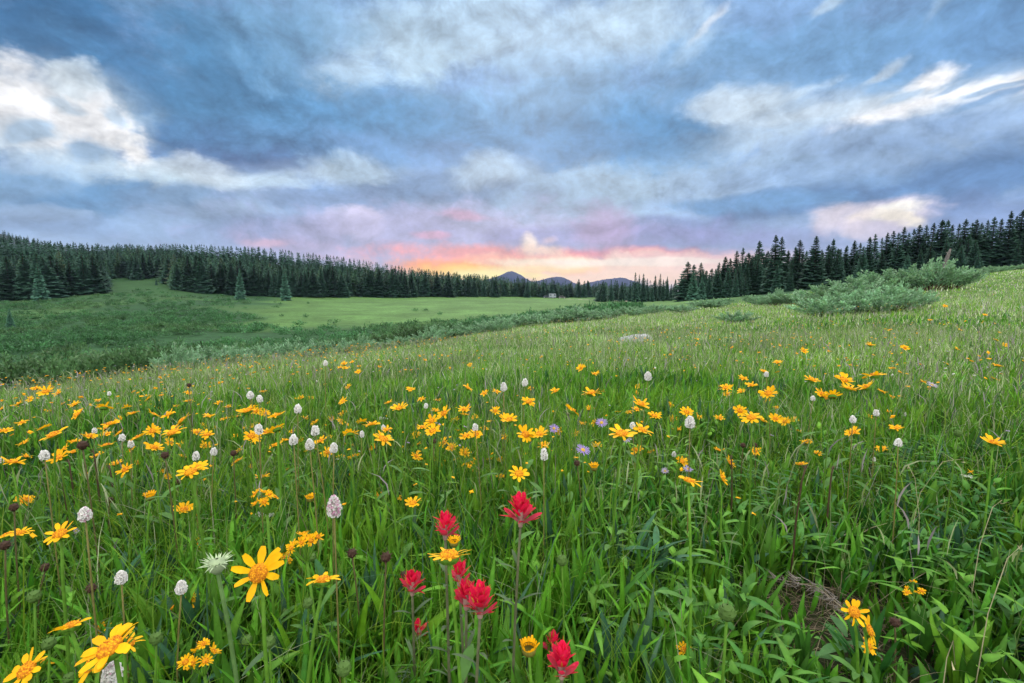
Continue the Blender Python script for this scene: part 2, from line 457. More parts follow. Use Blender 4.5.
lm = np.clip((pxg - 205 - np.clip(GR - 80, 0, 200) * .45 - 70 * (vnoise(gx, gy, 9, 16) - .5)) / 40, 0, 1) * np.clip((640 - pxg) / 60, 0, 1) * np.clip((GR - 62 - 25 * (vnoise(gx, gy, 25, 5) - .5) - np.clip(pxg - 480, 0, 80) * .35) / 12, 0, 1) * (GR < 330) * (gy > 0)
lm = np.maximum(lm, np.clip((pxg - 610) / 40, 0, 1) * np.clip((760 - pxg) / 40, 0, 1) * np.clip((GR - 36) / 8, 0, 1) * (GR < 330) * (gy > 0))
bay = np.clip((pxg - 60) / 40, 0, 1) * np.clip((215 - pxg) / 30, 0, 1) * np.clip((GR - 150) / 30, 0, 1) * (GR < 300) * (gy > 0)
lm = np.maximum(lm, .18 * bay)
lm = np.maximum(lm, 0.45 * np.clip((vnoise(gx, gy * .35, 14, 15) - .66) / .06, 0, 1) * val * (GR > 40) * (GR < 170))
lm = lm[..., None]
tex = (vnoise(gx, gy * .5, 5, 18) * .5 + vnoise(gx, gy, 16, 19) * .5)[..., None]
gc = gc * (1 - lm) + lawn * (0.62 + .45 * pn + .35 * tex) * lm
G = MB()
nA, nR = GA.shape
idx = np.arange(nA * nR).reshape(nA, nR)
i2 = np.roll(idx, -1, 0)
quads = np.stack([idx[:, :-1], i2[:, :-1], i2[:, 1:], idx[:, 1:]], -1).reshape(-1, 4)[:, ::-1]
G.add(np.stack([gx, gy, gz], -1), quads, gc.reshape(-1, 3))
c0 = G.n
G.add([[0, 0, zg1(0.01, 0.01)]], np.zeros((0, 3), int), near)
G.more(np.stack([idx[:, 0], np.full(nA, c0), i2[:, 0]], -1)[:, ::-1])
go = G.build('ground', [M_GROUND])
tag(go, 'grassy meadow slope falling away into a green valley', 'ground', kind='structure')

# ------------------------------------------------------------------ grass and leaves
def blades(mb, base, h, w, ang, lean, face, S, col, prof, fold=0.0, mat=0, tip=None):
    n = len(base)
    t = np.linspace(0, 1, S + 1)
    d = np.stack([np.cos(ang), np.sin(ang), np.zeros(n)], 1)
    ctr = base[:, None, :] + d[:, None, :] * (lean * h)[:, None, None] * (t ** 1.9)[None, :, None]
    ctr[:, :, 2] += h[:, None] * (t[None, :] - 0.45 * np.clip(lean, 0, 1.6)[:, None] * t[None, :] ** 2.2)
    # every blade sways and twists a little its own way
    k1 = rng.uniform(0, 6.28, n); amp = rng.normal(0, .045, n) * h; fq = rng.uniform(2, 5, n)
    sd_ = np.stack([-d[:, 1], d[:, 0], np.zeros(n)], 1)
    ctr = ctr + sd_[:, None, :] * (amp[:, None] * (np.sin(k1[:, None] + fq[:, None] * t[None, :]) - np.sin(k1)[:, None]))[:, :, None]
    wv = np.stack([np.cos(face), np.sin(face), np.zeros(n)], 1)
    nv = np.stack([-np.sin(face), np.cos(face), np.zeros(n)], 1)
    hw = (w[:, None] * prof(t)[None, :] * .5)[:, :, None]
    c3 = np.repeat(col[:, None, :], S + 1, 1)
    if tip is not None:
        k = np.clip((t - .55) / .45, 0, 1)[None, :, None]
        c3 = c3 * (1 - k * tip[:, None, None]) + np.array([0.26, 0.22, 0.09]) * k * tip[:, None, None]
    if fold:
        lf = ctr - wv[:, None, :] * hw + nv[:, None, :] * hw * fold
        rt = ctr + wv[:, None, :] * hw + nv[:, None, :] * hw * fold
        V = np.stack([lf, ctr, rt], 2)
        m = 3
    else:
        V = np.stack([ctr - wv[:, None, :] * hw, ctr + wv[:, None, :] * hw], 2)
        m = 2
    cc = np.repeat(c3[:, :, None, :], m, 2)
    if fold:
        cc = cc.copy(); cc[:, :, 1, :] *= 1.25
    per = (S + 1) * m
    q = []
    for s in range(S):
        for j in range(m - 1):
            a = s * m + j
            q.append([a, a + 1, a + m + 1, a + m])
    q = np.array(q)
    f = (np.arange(n)[:, None, None] * per + q[None]).reshape(-1, 4)
    mb.add(V.reshape(-1, 3), f, cc.reshape(-1, 3), mat)
P_GRASS = lambda t: np.clip(1.05 - t ** 1.6, 0.03, 1)
P_LEAF = lambda t: np.clip(np.sin(np.pi * np.clip(t, 0, 1) ** 0.75) ** 0.8, 0.12, 1) * np.where(t > .99, .1, 1)

def scatter(n, r0, r1, a0=-66, a1=66):
    r = np.sqrt(rng.uniform(r0 * r0, r1 * r1, n))
    a = np.radians(rng.uniform(a0, a1, n))
    x, y = r * np.sin(a), r * np.cos(a)
    return x, y, r, a
def greens(x, y, r, n):
    """natural leaf colours: fresh, dark, blue-green and straw plants in patches"""
    k = np.clip(vnoise(x, y, 0.6, 21) * .5 + vnoise(x, y, 2.7, 22) * .5 + rng.normal(0, .16, n), 0, 1)[:, None]
    a = np.array([0.030, 0.112, 0.010]); b = np.array([0.098, 0.215, 0.013])
    c = a * (1 - k) + b * k
    bl = (rng.random(n) < .07)[:, None]
    c = np.where(bl, np.array([0.045, 0.105, 0.062]) * rng.uniform(.8, 1.3, (n, 1)), c)
    ye = (rng.random(n) < .18)[:, None]
    c = np.where(ye, np.array([0.14, 0.23, 0.018]) * rng.uniform(.8, 1.2, (n, 1)), c)
    # further off more of the plants are seeding grasses, paler and greyer
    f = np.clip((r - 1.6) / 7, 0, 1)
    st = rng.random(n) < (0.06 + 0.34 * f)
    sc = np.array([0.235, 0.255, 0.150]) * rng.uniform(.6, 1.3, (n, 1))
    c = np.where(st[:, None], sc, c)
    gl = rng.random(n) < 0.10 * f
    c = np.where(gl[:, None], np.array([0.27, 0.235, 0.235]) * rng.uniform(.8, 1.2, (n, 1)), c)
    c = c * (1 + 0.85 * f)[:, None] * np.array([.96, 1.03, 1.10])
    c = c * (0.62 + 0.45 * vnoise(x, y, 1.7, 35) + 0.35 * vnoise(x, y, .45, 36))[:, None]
    return c * rng.uniform(.8, 1.2, (n, 1))

gm = MB()
for (n, r0, r1, h0, h1, w0, w1, S, lean, a0, a1) in (
        (2600, .32, .8, .10, .24, .0025, .0055, 5, .55, -100, 100),
        (15000, .7, 1.9, .12, .30, .0016, .0045, 5, .6, -75, 75),
        (36000, 1.7, 4.2, .14, .32, .003, .006, 4, .45, -64, 64),
        (95000, 4, 10.5, .09, .27, .004, .010, 3, .5, -60, 60),
        (150000, 10, 30, .06, .21, .009, .022, 2, .6, -58, 60),
        (90000, 28, 85, .07, .22, .025, .06, 2, .6, -40, 62)):
    x, y, r, a = scatter(n, r0, r1, a0, a1)
    ok = r < edge_r(a) * 1.12 + rng.uniform(-1, 1, n) * .1 * r
    thin = vnoise(x, y, .35, 31) * .5 + vnoise(x, y, 1.3, 32) * .5
    ok &= thin + rng.uniform(-.2, .35, n) > .30
    # the barer, trampled patch at the lower right
    bare = np.exp(-(((x - .76) / .22) ** 2 + ((y - 1.05) / .27) ** 2))
    ok &= rng.random(n) > bare * .92
    x, y, r, a = x[ok], y[ok], r[ok], a[ok]; n = len(x)
    hgt = rng.uniform(h0, h1, n) * (0.45 + 0.75 * vnoise(x, y, 1.1, 33) + .3 * vnoise(x, y, .4, 34))
    hgt *= np.where((x > .35) & (r < 2.2), .78, 1) * (1 - .55 * np.exp(-(((x - .72) / .3) ** 2 + ((y - .85) / .32) ** 2)))
    ang = rng.uniform(0, 2 * math.pi, n)
    ln = np.abs(rng.normal(0, lean, n)) + .08
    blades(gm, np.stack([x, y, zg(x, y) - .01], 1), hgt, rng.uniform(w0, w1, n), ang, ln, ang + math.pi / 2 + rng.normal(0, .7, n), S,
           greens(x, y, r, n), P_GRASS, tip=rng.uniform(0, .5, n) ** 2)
# seed heads floating over the blades
for (n, r0, r1, ww) in ((2600, 1.2, 4, .004), (15000, 4, 11, .007), (16000, 11, 30, .013)):
    x, y, r, a = scatter(n, r0, r1, -58, 60)
    ok = (r < edge_r(a)) & (vnoise(x, y, .8, 37) + rng.uniform(-.3, .3, n) > .45)
    x, y, r = x[ok], y[ok], r[ok]; n = len(x)
    hh = rng.uniform(.16, .36, n) * np.clip(1.15 - r / 60, .6, 1); z0 = zg(x, y)
    ang = rng.uniform(0, 6.28, n)
    k = rng.random(n)[:, None]
    cc = np.where(k < .45, np.array([.25, .30, .17]), np.where(k < .62, np.array([.24, .22, .24]), np.array([.14, .23, .07]))) * rng.uniform(.7, 1.25, (n, 1))
    blades(gm, np.stack([x, y, z0], 1), hh, np.full(n, ww * .35), ang, rng.uniform(.05, .3, n), ang + 1.57, 2, cc * .8, lambda t: np.ones_like(t))
    blades(gm, np.stack([x + np.cos(ang) * hh * .1, y + np.sin(ang) * hh * .1, z0 + hh * .8], 1), hh * .28, ww * rng.uniform(.8, 1.6, n), ang, rng.uniform(.1, .8, n), rng.uniform(0, 6.28, n), 3, cc, lambda t: np.clip(np.sin(math.pi * (t * .9 + .08)), .05, 1))
tag(gm.build('meadow_grass', [M_GRASS]), 'fresh green and straw coloured grass covering the whole meadow slope', 'grass', kind='stuff')

lf = MB()
for (n, r0, r1, h0, h1, w0, w1, S, a0, a1) in (
        (1300, .34, .85, .10, .22, .009, .022, 6, -95, 95),
        (7500, .75, 1.7, .11, .26, .008, .022, 6, -75, 75),
        (17000, 1.6, 4.2, .11, .25, .008, .022, 4, -64, 64),
        (26000, 4, 14, .06, .17, .014, .032, 3, -60, 60)):
    x, y, r, a = scatter(n, r0, r1, a0, a1)
    d = vnoise(x, y, .28, 41) * .55 + vnoise(x, y, 1.0, 42) * .45
    ok = (d + rng.uniform(-.15, .15, n) > .36) & (r < edge_r(a))
    bare = np.exp(-(((x - .76) / .22) ** 2 + ((y - 1.05) / .27) ** 2))
    ok &= rng.random(n) > bare * .93
    x, y, r, a = x[ok], y[ok], r[ok], a[ok]; n = len(x)
    hgt = rng.uniform(h0, h1, n) * np.where((x > .35) & (r < 2.2), .75, 1) * (1 - .55 * np.exp(-(((x - .72) / .3) ** 2 + ((y - .85) / .32) ** 2)))
    ang = rng.uniform(0, 2 * math.pi, n)
    ln = np.abs(rng.normal(.22, .26, n)) + .04
    k = np.clip(vnoise(x, y, .5, 43) + rng.normal(0, .2, n), 0, 1)[:, None]
    cc = np.array([0.020, 0.105, 0.014]) * (1 - k) + np.array([0.075, 0.235, 0.014]) * k
    cc = np.where((rng.random(n) < .08)[:, None], np.array([0.035, 0.095, 0.055]), cc) * rng.uniform(.8, 1.25, (n, 1))
    blades(lf, np.stack([x, y, zg(x, y) - .005], 1), hgt, rng.uniform(w0, w1, n), ang, ln, ang + math.pi / 2 + rng.normal(0, .35, n), S, cc, P_LEAF, fold=.35,
           tip=rng.uniform(0, .35, n) ** 2)
# tufts of broad upright leaves, each tuft with its own green
for (nc, r0, r1, S) in ((330, .36, 1.0, 7), (900, .9, 2.0, 6), (1500, 1.9, 4.0, 4)):
    cx, cy, cr, _ = scatter(nc, r0, r1, -80, 76)
    ok = (vnoise(cx, cy, .5, 47) + rng.uniform(-.25, .25, nc) > .38) & (rng.random(nc) > np.exp(-(((cx - .76) / .2) ** 2 + ((cy - 1.05) / .22) ** 2)))
    cx, cy, cr = cx[ok], cy[ok], cr[ok]; nc = len(cx); m = 9
    ax = rng.uniform(0, 6.28, (nc, m)); off_ = rng.uniform(.004, .03, (nc, m))
    x = (cx[:, None] + np.cos(ax) * off_).ravel(); y = (cy[:, None] + np.sin(ax) * off_).ravel(); n = len(x)
    size = np.repeat(rng.uniform(.7, 1.15, nc), m) * np.where((x > .35) & (np.hypot(x, y) < 2.0), .72, 1)
    k = np.repeat(np.clip(vnoise(cx, cy, .6, 48) + rng.normal(0, .25, nc), 0, 1), m)[:, None]
    cc = np.array([0.018, 0.085, 0.016]) * (1 - k) + np.array([0.105, 0.250, 0.013]) * k
    cc = np.where(np.repeat(rng.random(nc) < .09, m)[:, None], np.array([0.030, 0.095, 0.050]), cc) * rng.uniform(.8, 1.2, (n, 1))
    ang = ax.ravel() + rng.normal(0, .3, n)
    blades(lf, np.stack([x, y, zg(x, y) - .005], 1), size * rng.uniform(.12, .24, n), size * rng.uniform(.015, .027, n), ang, np.abs(rng.normal(.22, .22, n)) + .03, ang + math.pi / 2 + rng.normal(0, .25, n), S,
           cc, lambda t: np.clip(np.sin(np.pi * np.clip(t, 0, 1) ** 0.95) ** .75, 0.16, 1) * np.where(t > .99, .08, 1), fold=.3, tip=rng.uniform(0, .3, n) ** 2)
# low tangle of small rounded leaves on short stalks, thicker on the right
n = 16000
x, y, r, a = scatter(n, .4, 3.0, -75, 75)
ok = rng.random(n) < np.where(x > .15, 1.0, .35) * np.clip(vnoise(x, y, .22, 45) * 2.2 - .5, 0, 1)
x, y, r = x[ok], y[ok], r[ok]; n = len(x)
bare = np.exp(-(((x - .76) / .2) ** 2 + ((y - 1.05) / .22) ** 2)); ok = rng.random(n) > bare * .8
x, y, r = x[ok], y[ok], r[ok]; n = len(x)
hh = rng.uniform(.02, .15, n); ang = rng.uniform(0, 6.28, n)
k = np.clip(vnoise(x, y, .3, 46) + rng.normal(0, .2, n), 0, 1)[:, None]
cc = np.array([0.028, 0.105, 0.022]) * (1 - k) + np.array([0.10, 0.24, 0.022]) * k
blades(lf, np.stack([x, y, zg(x, y) + hh], 1), rng.uniform(.022, .05, n), rng.uniform(.010, .020, n), ang, rng.uniform(.6, 2.2, n), ang + 1.57 + rng.normal(0, .3, n), 4, cc * rng.uniform(.75, 1.25, (n, 1)), P_LEAF, fold=.3, tip=rng.uniform(0, .4, n) ** 2)
tag(lf.build('leaf_cover', [M_LEAF]), 'broad lance shaped green leaves crowding under the flowers', 'leaves', kind='stuff')

# dry straw lying and standing in the grass
ds = MB()
n = 900
x, y, r, a = scatter(n, .5, 3.2, -60, 64)
keep = rng.random(n) < np.where(x > .25, 1, .45)
x, y, r = x[keep], y[keep], r[keep]; n = len(x)
ang = rng.uniform(0, 6.28, n)
blades(ds, np.stack([x, y, zg(x, y)], 1), rng.uniform(.08, .26, n), rng.uniform(.0015, .0032, n), ang, rng.uniform(.3, 2.2, n), ang + 1.57, 5,
       np.array([0.27, 0.24, 0.15]) * rng.uniform(.6, 1.2, (n, 1)), P_GRASS)
n = 650
x = rng.normal(.78, .17, n); y = rng.normal(1.12, .16, n)
ang = rng.uniform(0, 6.28, n)
blades(ds, np.stack([x, y, zg(x, y) + .004], 1), rng.uniform(.01, .06, n), rng.uniform(.0012, .003, n), ang, rng.uniform(1.5, 3.5, n), ang + 1.57, 4,
       np.where((rng.random(n) < .5)[:, None], np.array([0.21, 0.17, 0.12]), np.array([0.10, 0.07, 0.05])) * rng.uniform(.6, 1.2, (n, 1)), P_GRASS)
tag(ds.build('dry_straw', [M_GRASS]), 'thin pale dead stalks strewn among the green blades', 'straw', kind='stuff')

# small flowers too far off to count
df = MB()
def dots(n, r0, r1, colr, size, a0, a1, patch, seed):
    x, y, r, a = scatter(n, r0, r1, a0, a1)
    ok = (r < edge_r(a) * .98) & (vnoise(x, y, patch, seed) + rng.uniform(-.2, .2, n) > .5)
    x, y, r = x[ok], y[ok], r[ok]; n = len(x)
    h = rng.uniform(.22, .36, n); s = size * rng.uniform(.7, 1.3, n)
    z = zg(x, y) + h
    for k in range(3):
        th = rng.uniform(0, 6.28, n)
        u = np.stack([np.cos(th), np.sin(th), rng.normal(0, .3, n)], 1) * s[:, None]
        v = np.stack([-np.sin(th), np.cos(th), rng.normal(0, .3, n)], 1) * s[:, None] * .6
        c = np.stack([x, y, z], 1)
        V = np.stack([c - u - v * .3, c - v, c + u, c + v], 1)
        df.add(V.reshape(-1, 3), np.arange(n * 4).reshape(n, 4), np.repeat(colr * rng.uniform(.75, 1.1, (n, 1)), 4, 0))
dots(1500, 2.2, 10, np.array([.88, .46, .006]), .013, -56, 48, 1.3, 54)
dots(500, 1.3, 4, np.array([.88, .50, .006]), .007, -56, 48, .9, 55)
dots(800, 1.5, 9, np.array([.45, .38, .56]), .006, -56, 48, 1.1, 56)
dots(1500, 4, 30, np.array([.86, .44, .008]), .014, -56, 58, 2.2, 51)
dots(1700, 3, 28, np.array([.62, .64, .60]), .010, -56, 58, 2.5, 52)
dots(300, 4, 22, np.array([.34, .26, .50]), .011, -56, 58, 2.0, 53)
tag(df.build('far_wildflowers', [M_PETAL]), 'sprinkling of tiny yellow, white and lilac blooms over the far meadow', 'wildflowers', kind='stuff')

# ------------------------------------------------------------------ plant parts
def frame_of(d):
    d = np.asarray(d, float); d = d / np.linalg.norm(d)
    a = np.array([1., 0, 0]) if abs(d[0]) < .8 else np.array([0, 1., 0])
    u = np.cross(d, a); u /= np.linalg.norm(u)
    return u, np.cross(d, u), d
def tube(mb, pts, rad, n=6, col=(1, 1, 1), mat=0, cap=True):
    pts = np.asarray(pts, float); rad = np.asarray(rad, float)
    k = len(pts); V = []
    for i in range(k):
        d = pts[min(i + 1, k - 1)] - pts[max(i - 1, 0)]
        u, v, _ = frame_of(d)
        th = np.arange(n) / n * 2 * math.pi
        V.append(pts[i] + rad[i] * (np.cos(th)[:, None] * u + np.sin(th)[:, None] * v))
    V = np.concatenate(V)
    f = []
    for i in range(k - 1):
        for j in range(n):
            f.append([i * n + j, i * n + (j + 1) % n, (i + 1) * n + (j + 1) % n, (i + 1) * n + j])
    off = mb.n
    mb.add(V, np.array(f)[:, ::-1], col, mat)
    if cap:
        mb.more(np.array([[(k - 1) * n, (k - 1) * n + j, (k - 1) * n + j + 1] for j in range(1, n - 1)])[:, ::-1], mat, off)
def lathe(mb, prof, n=12, col=(1, 1, 1), mat=0, bump=0.0, org=(0, 0, 0)):
    V = []
    for r, z in prof:
        th = np.arange(n) / n * 2 * math.pi
        rr = r * (1 + bump * rng.uniform(-1, 1, n))
        V.append(np.stack([rr * np.cos(th), rr * np.sin(th), np.full(n, z)], 1))
    V = np.concatenate(V) + np.array(org)
    k = len(prof)
    f = [[i * n + j, i * n + (j + 1) % n, (i + 1) * n + (j + 1) % n, (i + 1) * n + j] for i in range(k - 1) for j in range(n)]
    mb.add(V, f, col, mat)
def strap(mb, org, out, up, ln, wd, curve, rise, col, mat=0, S=5, prof=None, cup=.25, tipcol=None):
    """one petal or leaf: a curved three-vertex-wide strip from org along out"""
    out = np.asarray(out, float); up = np.asarray(up, float)
    side = np.cross(up, out)
    t = np.linspace(0, 1, S + 1)
    pr = prof(t) if prof else np.clip(.45 + .9 * t - 1.25 * np.clip(t - .55, 0, 1) ** 1.3 * 2.0, .12, 1)
    c = np.asarray(org) + out * (ln * t)[:, None] + up * (rise * ln * t - curve * ln * t ** 2)[:, None]
    hw = (wd / 2 * pr)[:, None]
    V = np.stack([c - side * hw + up * hw * cup, c, c + side * hw + up * hw * cup], 1).reshape(-1, 3)
    f = [[i * 3 + j, i * 3 + j + 1, i * 3 + j + 4, i * 3 + j + 3] for i in range(S) for j in range(2)]
    cc = np.repeat(np.broadcast_to(np.asarray(col, float), (S + 1, 3)), 3, 0).copy()
    if tipcol is not None:
        k = np.repeat(t, 3)[:, None]
        cc = cc * (1 - k) + np.asarray(tipcol) * k
    mb.add(V, f, cc, mat)
YEL = np.array([.90, .49, .006]); YEL2 = np.array([.88, .50, .015])
GRN = np.array([.085, .20, .022]); GRN2 = np.array([.055, .13, .03])

def daisy_head_disc(mb, R, det):
    """bumpy orange-brown disc over a green cup of bracts"""
    n = 14 if det else 8
    lathe(mb, [(R * .34, -R * .30), (R * .46, -R * .16), (R * .44, -.001)], n, GRN, 1)
    if det:
        for k in range(12):
            th = k / 12 * 2 * math.pi + rng.uniform(-.1, .1)
            o = np.array([math.cos(th), math.sin(th), 0])
            strap(mb, o * R * .33 + np.array([0, 0, -R * .26]), o, np.array([0, 0, 1.]), R * .42, R * .16, .1, .45, GRN * rng.uniform(.8, 1.2), 1, 3)
    lathe(mb, [(R * .42, -.001), (R * .40, R * .10), (R * .27, R * .18), (R * .10, R * .21), (.0001, R * .215)], n, np.array([.50, .20, .012]), 0, .06)
    for k in range(60 if det else 12):
        a = k * 2.39996; q = math.sqrt((k + .5) / (60 if det else 12)) * R * .40
        z = R * .21 - (q / (R * .42)) ** 2 * R * .14
        s = R * (.045 if det else .09)
        c = np.array([q * math.cos(a), q * math.sin(a), z])
        V = c + s * np.array([[-.7, -.7, 0], [.7, -.7, 0], [.7, .7, 0], [-.7, .7, 0], [0, 0, 1.7]])
        cc = np.array([.72, .33, .012]) if rng.random() < .6 else np.array([.42, .13, .012])
        mb.add(V, [[0, 1, 4], [1, 2, 4], [2, 3, 4], [3, 0, 4]], cc, 0)
def petal(mb, R, th, det=True, droop=None, ln=None, pw=1.0):
    o = np.array([math.cos(th), math.sin(th), 0]); up = np.array([0, 0, 1.])
    tw = rng.normal(0, .25); sd = np.cross(up, o)
    u2 = up * math.cos(tw) + sd * math.sin(tw)
    L_ = (ln or rng.uniform(.58, .76)) * R
    d = rng.uniform(-.05, .35) if droop is None else droop
    strap(mb, o * R * .30 + up * .0005, o, u2, L_, R * rng.uniform(.29, .39) * pw, d, rng.uniform(.05, .4), YEL * rng.uniform(.88, 1.08) + np.array([0, rng.uniform(-.03, .04), 0]), 0,
          6 if det else 3, None, .18)
def make_head_mesh(npet, lod):
    """a whole daisy head of unit radius as one mesh"""
    mb = MB()
    daisy_head_disc(mb, 1.0, False)
    gap = rng.uniform(0, 6.28)
    for k in range(npet):
        th = gap + k / npet * 2 * math.pi * rng.uniform(.97, 1.0) + rng.normal(0, .09)
        o = np.array([math.cos(th), math.sin(th), 0]); up = np.array([0, 0, 1.])
        sd = np.cross(up, o); tw = rng.normal(0, .3)
        strap(mb, o * .30, o, up * math.cos(tw) + sd * math.sin(tw), rng.uniform(.55, .80), rng.uniform(.28, .40), rng.uniform(-.2, .4), rng.uniform(.1, .6),
              YEL * rng.uniform(.85, 1.08), 2, 4 if lod == 1 else 2, None, .15)
    return mb.mesh('daisy_head', [M_DISC, M_STEM, M_PETAL])
HEADS = [make_head_mesh(int(rng.integers(10, 16)), 1) for _ in range(16)]

def stem_pts(h, dx, dy, n=6):
    t = np.linspace(0, 1, n)
    return np.stack([dx * t ** 2, dy * t ** 2, h * t], 1)
def stem_mesh(name, mb_pts, r0, r1, col, n=6):
    mb = MB(); tube(mb, mb_pts, np.linspace(r0, r1, len(mb_pts)), n, col)
    return mb.mesh(name, [M_STEM])
def stem_leaf_mesh(ln, wd, th, pos, col, rise=.7):
    mb = MB(); o = np.array([math.cos(th), math.sin(th), 0]); ln = ln / math.sqrt(1 + max(rise - .25, 0) ** 2)
    strap(mb, pos, o, np.array([0, 0, 1.]), ln, wd, .35, rise, col, 0, 6, lambda t: np.clip(np.sin(math.pi * (t * .93 + .07)) ** .8, .05, 1), .3)
    return mb.mesh('leaf', [M_LEAF])

def solve(px, py, wpx, nominal, hmin=.14, hmax=.46):
    """where a bloom of this size stands: point of the bloom, ground point below it, real width"""
    d = ray(px, py)
    dep = nominal * F / wpx
    p = CAM + dep * d
    h = p[2] - zg1(p[0], p[1])
    if not hmin <= h <= hmax:
        tgt = hmin if h < hmin else hmax
        t = np.geomspace(.25, 60, 900)
        q = CAM + t[:, None] * d
        f = q[:, 2] - zg(q[:, 0], q[:, 1]) - tgt
        k = int(np.argmax(f <= 0)); dep = t[k] if f[k] <= 0 else dep
        p = CAM + dep * d
    return p, max(wpx * dep / F, nominal * .5), dep

def orient(o, n, spin=0.0):
    q = Vector(n).to_track_quat('Z', 'Y') @ Quaternion((0, 0, 1), spin)
    o.rotation_mode = 'QUATERNION'; o.rotation_quaternion = q

YD = []     # all yellow daisies: (object, px, py, width)
WH = []     # all white spikes
def base_of(p, spread=.02):
    dx, dy = rng.normal(0, spread, 2)
    bx, by = p[0] - dx, p[1] - dy
    return np.array([bx, by, zg1(bx, by)]), dx, dy

def daisy(px, py, wpx, label=None, tilt=None, toward=None, npet=None, petals=None, nominal=.047, pw=1.0):
    p, wr, dep = solve(px, py, wpx, nominal)
    R = min(wr, .085) / 2 * (1.10 if tilt is None else 1.0)
    R = max(R, .015)
    b, dx, dy = base_of(p)
    h = p[2] - b[2]
    tl = math.radians(rng.uniform(6, 46) if tilt is None else tilt)
    ta = (math.radians(rng.normal(262, 60)) if rng.random() < .8 else rng.uniform(0, 6.28)) if toward is None else math.radians(toward)   # 270 faces the camera
    nrm = np.array([math.sin(tl) * math.cos(ta), math.sin(tl) * math.sin(ta), math.cos(tl)])
    root = empty('yellow_daisy', b)
    tag(root, label, 'flower', 'yellow daisies across the meadow')
    pts = stem_pts(h, dx, dy)
    # the last bit of stem meets the back of the head
    pts[-1] = p - b - nrm * R * .28
    sr = .0022 if wpx > 16 else max(.0016, .35 * dep / F)
    sc = GRN * rng.uniform(.8, 1.3)
    if wpx < 11:
        # small in the picture: one mesh, head and stem together
        mb = MB()
        tube(mb, pts, np.linspace(sr * 1.2, sr, len(pts)), 4, sc, 1)
        q = Vector(nrm).to_track_quat('Z', 'Y').to_matrix()
        m3 = np.array(q)
        hm = MB(); daisy_head_disc(hm, R, False)
        npt = int(rng.integers(10, 14)); g0 = rng.uniform(0, 6)
        for k in range(npt):
            th = g0 + k / npt * 6.283 + rng.normal(0, .1); o = np.array([math.cos(th), math.sin(th), 0])
            strap(hm, o * R * .3, o, np.array([0, 0, 1.]), R * rng.uniform(.58, .85), R * .40, rng.uniform(-.2, .4), rng.uniform(.1, .6), YEL * rng.uniform(.88, 1.08), 2, 2)
        off = mb.n
        mb.v += [v @ m3.T + (p - b) for v in hm.v]; mb.c += hm.c; mb.n += hm.n
        mb.q += [(f + off, m) for f, m in hm.q]; mb.t += [(f + off, m) for f, m in hm.t]
        me = mb.mesh('yellow_daisy', [M_DISC, M_STEM, M_PETAL])
        nm = root.name; bpy.data.objects.remove(root)
        root = link('yellow_daisy', me); root.location = b
        tag(root, label, 'flower', 'yellow daisies across the meadow')
    else:
        link('stem', stem_mesh('stem', pts, sr * 1.35, sr, sc), root)
        for k in range(2 if wpx > 14 else 1):
            zt = rng.uniform(.3, .62) * h
            c = np.array([dx * (zt / h) ** 2, dy * (zt / h) ** 2, zt])
            link('leaf', stem_leaf_mesh(rng.uniform(.05, .085), rng.uniform(.012, .02), rng.uniform(0, 6.28), c, GRN2 * rng.uniform(.9, 1.5)), root)
        if wpx >= 19:
            mb = MB(); daisy_head_disc(mb, R, True)
            hd = mb.build('flower_head', [M_DISC, M_STEM], root)
            hd.location = p - b; orient(hd, nrm, rng.uniform(0, 6.28))
            npt = npet or int(rng.integers(9, 13)); g0 = rng.uniform(0, 6.28)
            specs = petals or [(g0 + k / npt * 2 * math.pi + rng.normal(0, .10), None, None) for k in range(npt)]
            if petals: orient(hd, nrm, 0)
            for th, dr, ln in specs:
                pm = MB(); petal(pm, R, th, True, dr, ln, pw)
                pm.build('petal', [M_PETAL], hd)
        else:
            hd = link('flower_head', HEADS[int(rng.integers(len(HEADS)))], root)
            hd.location = p - b; hd.scale = (R, R, R); orient(hd, nrm, rng.uniform(0, 6.28))
    YD.append((root, px, py, wpx))
    return root

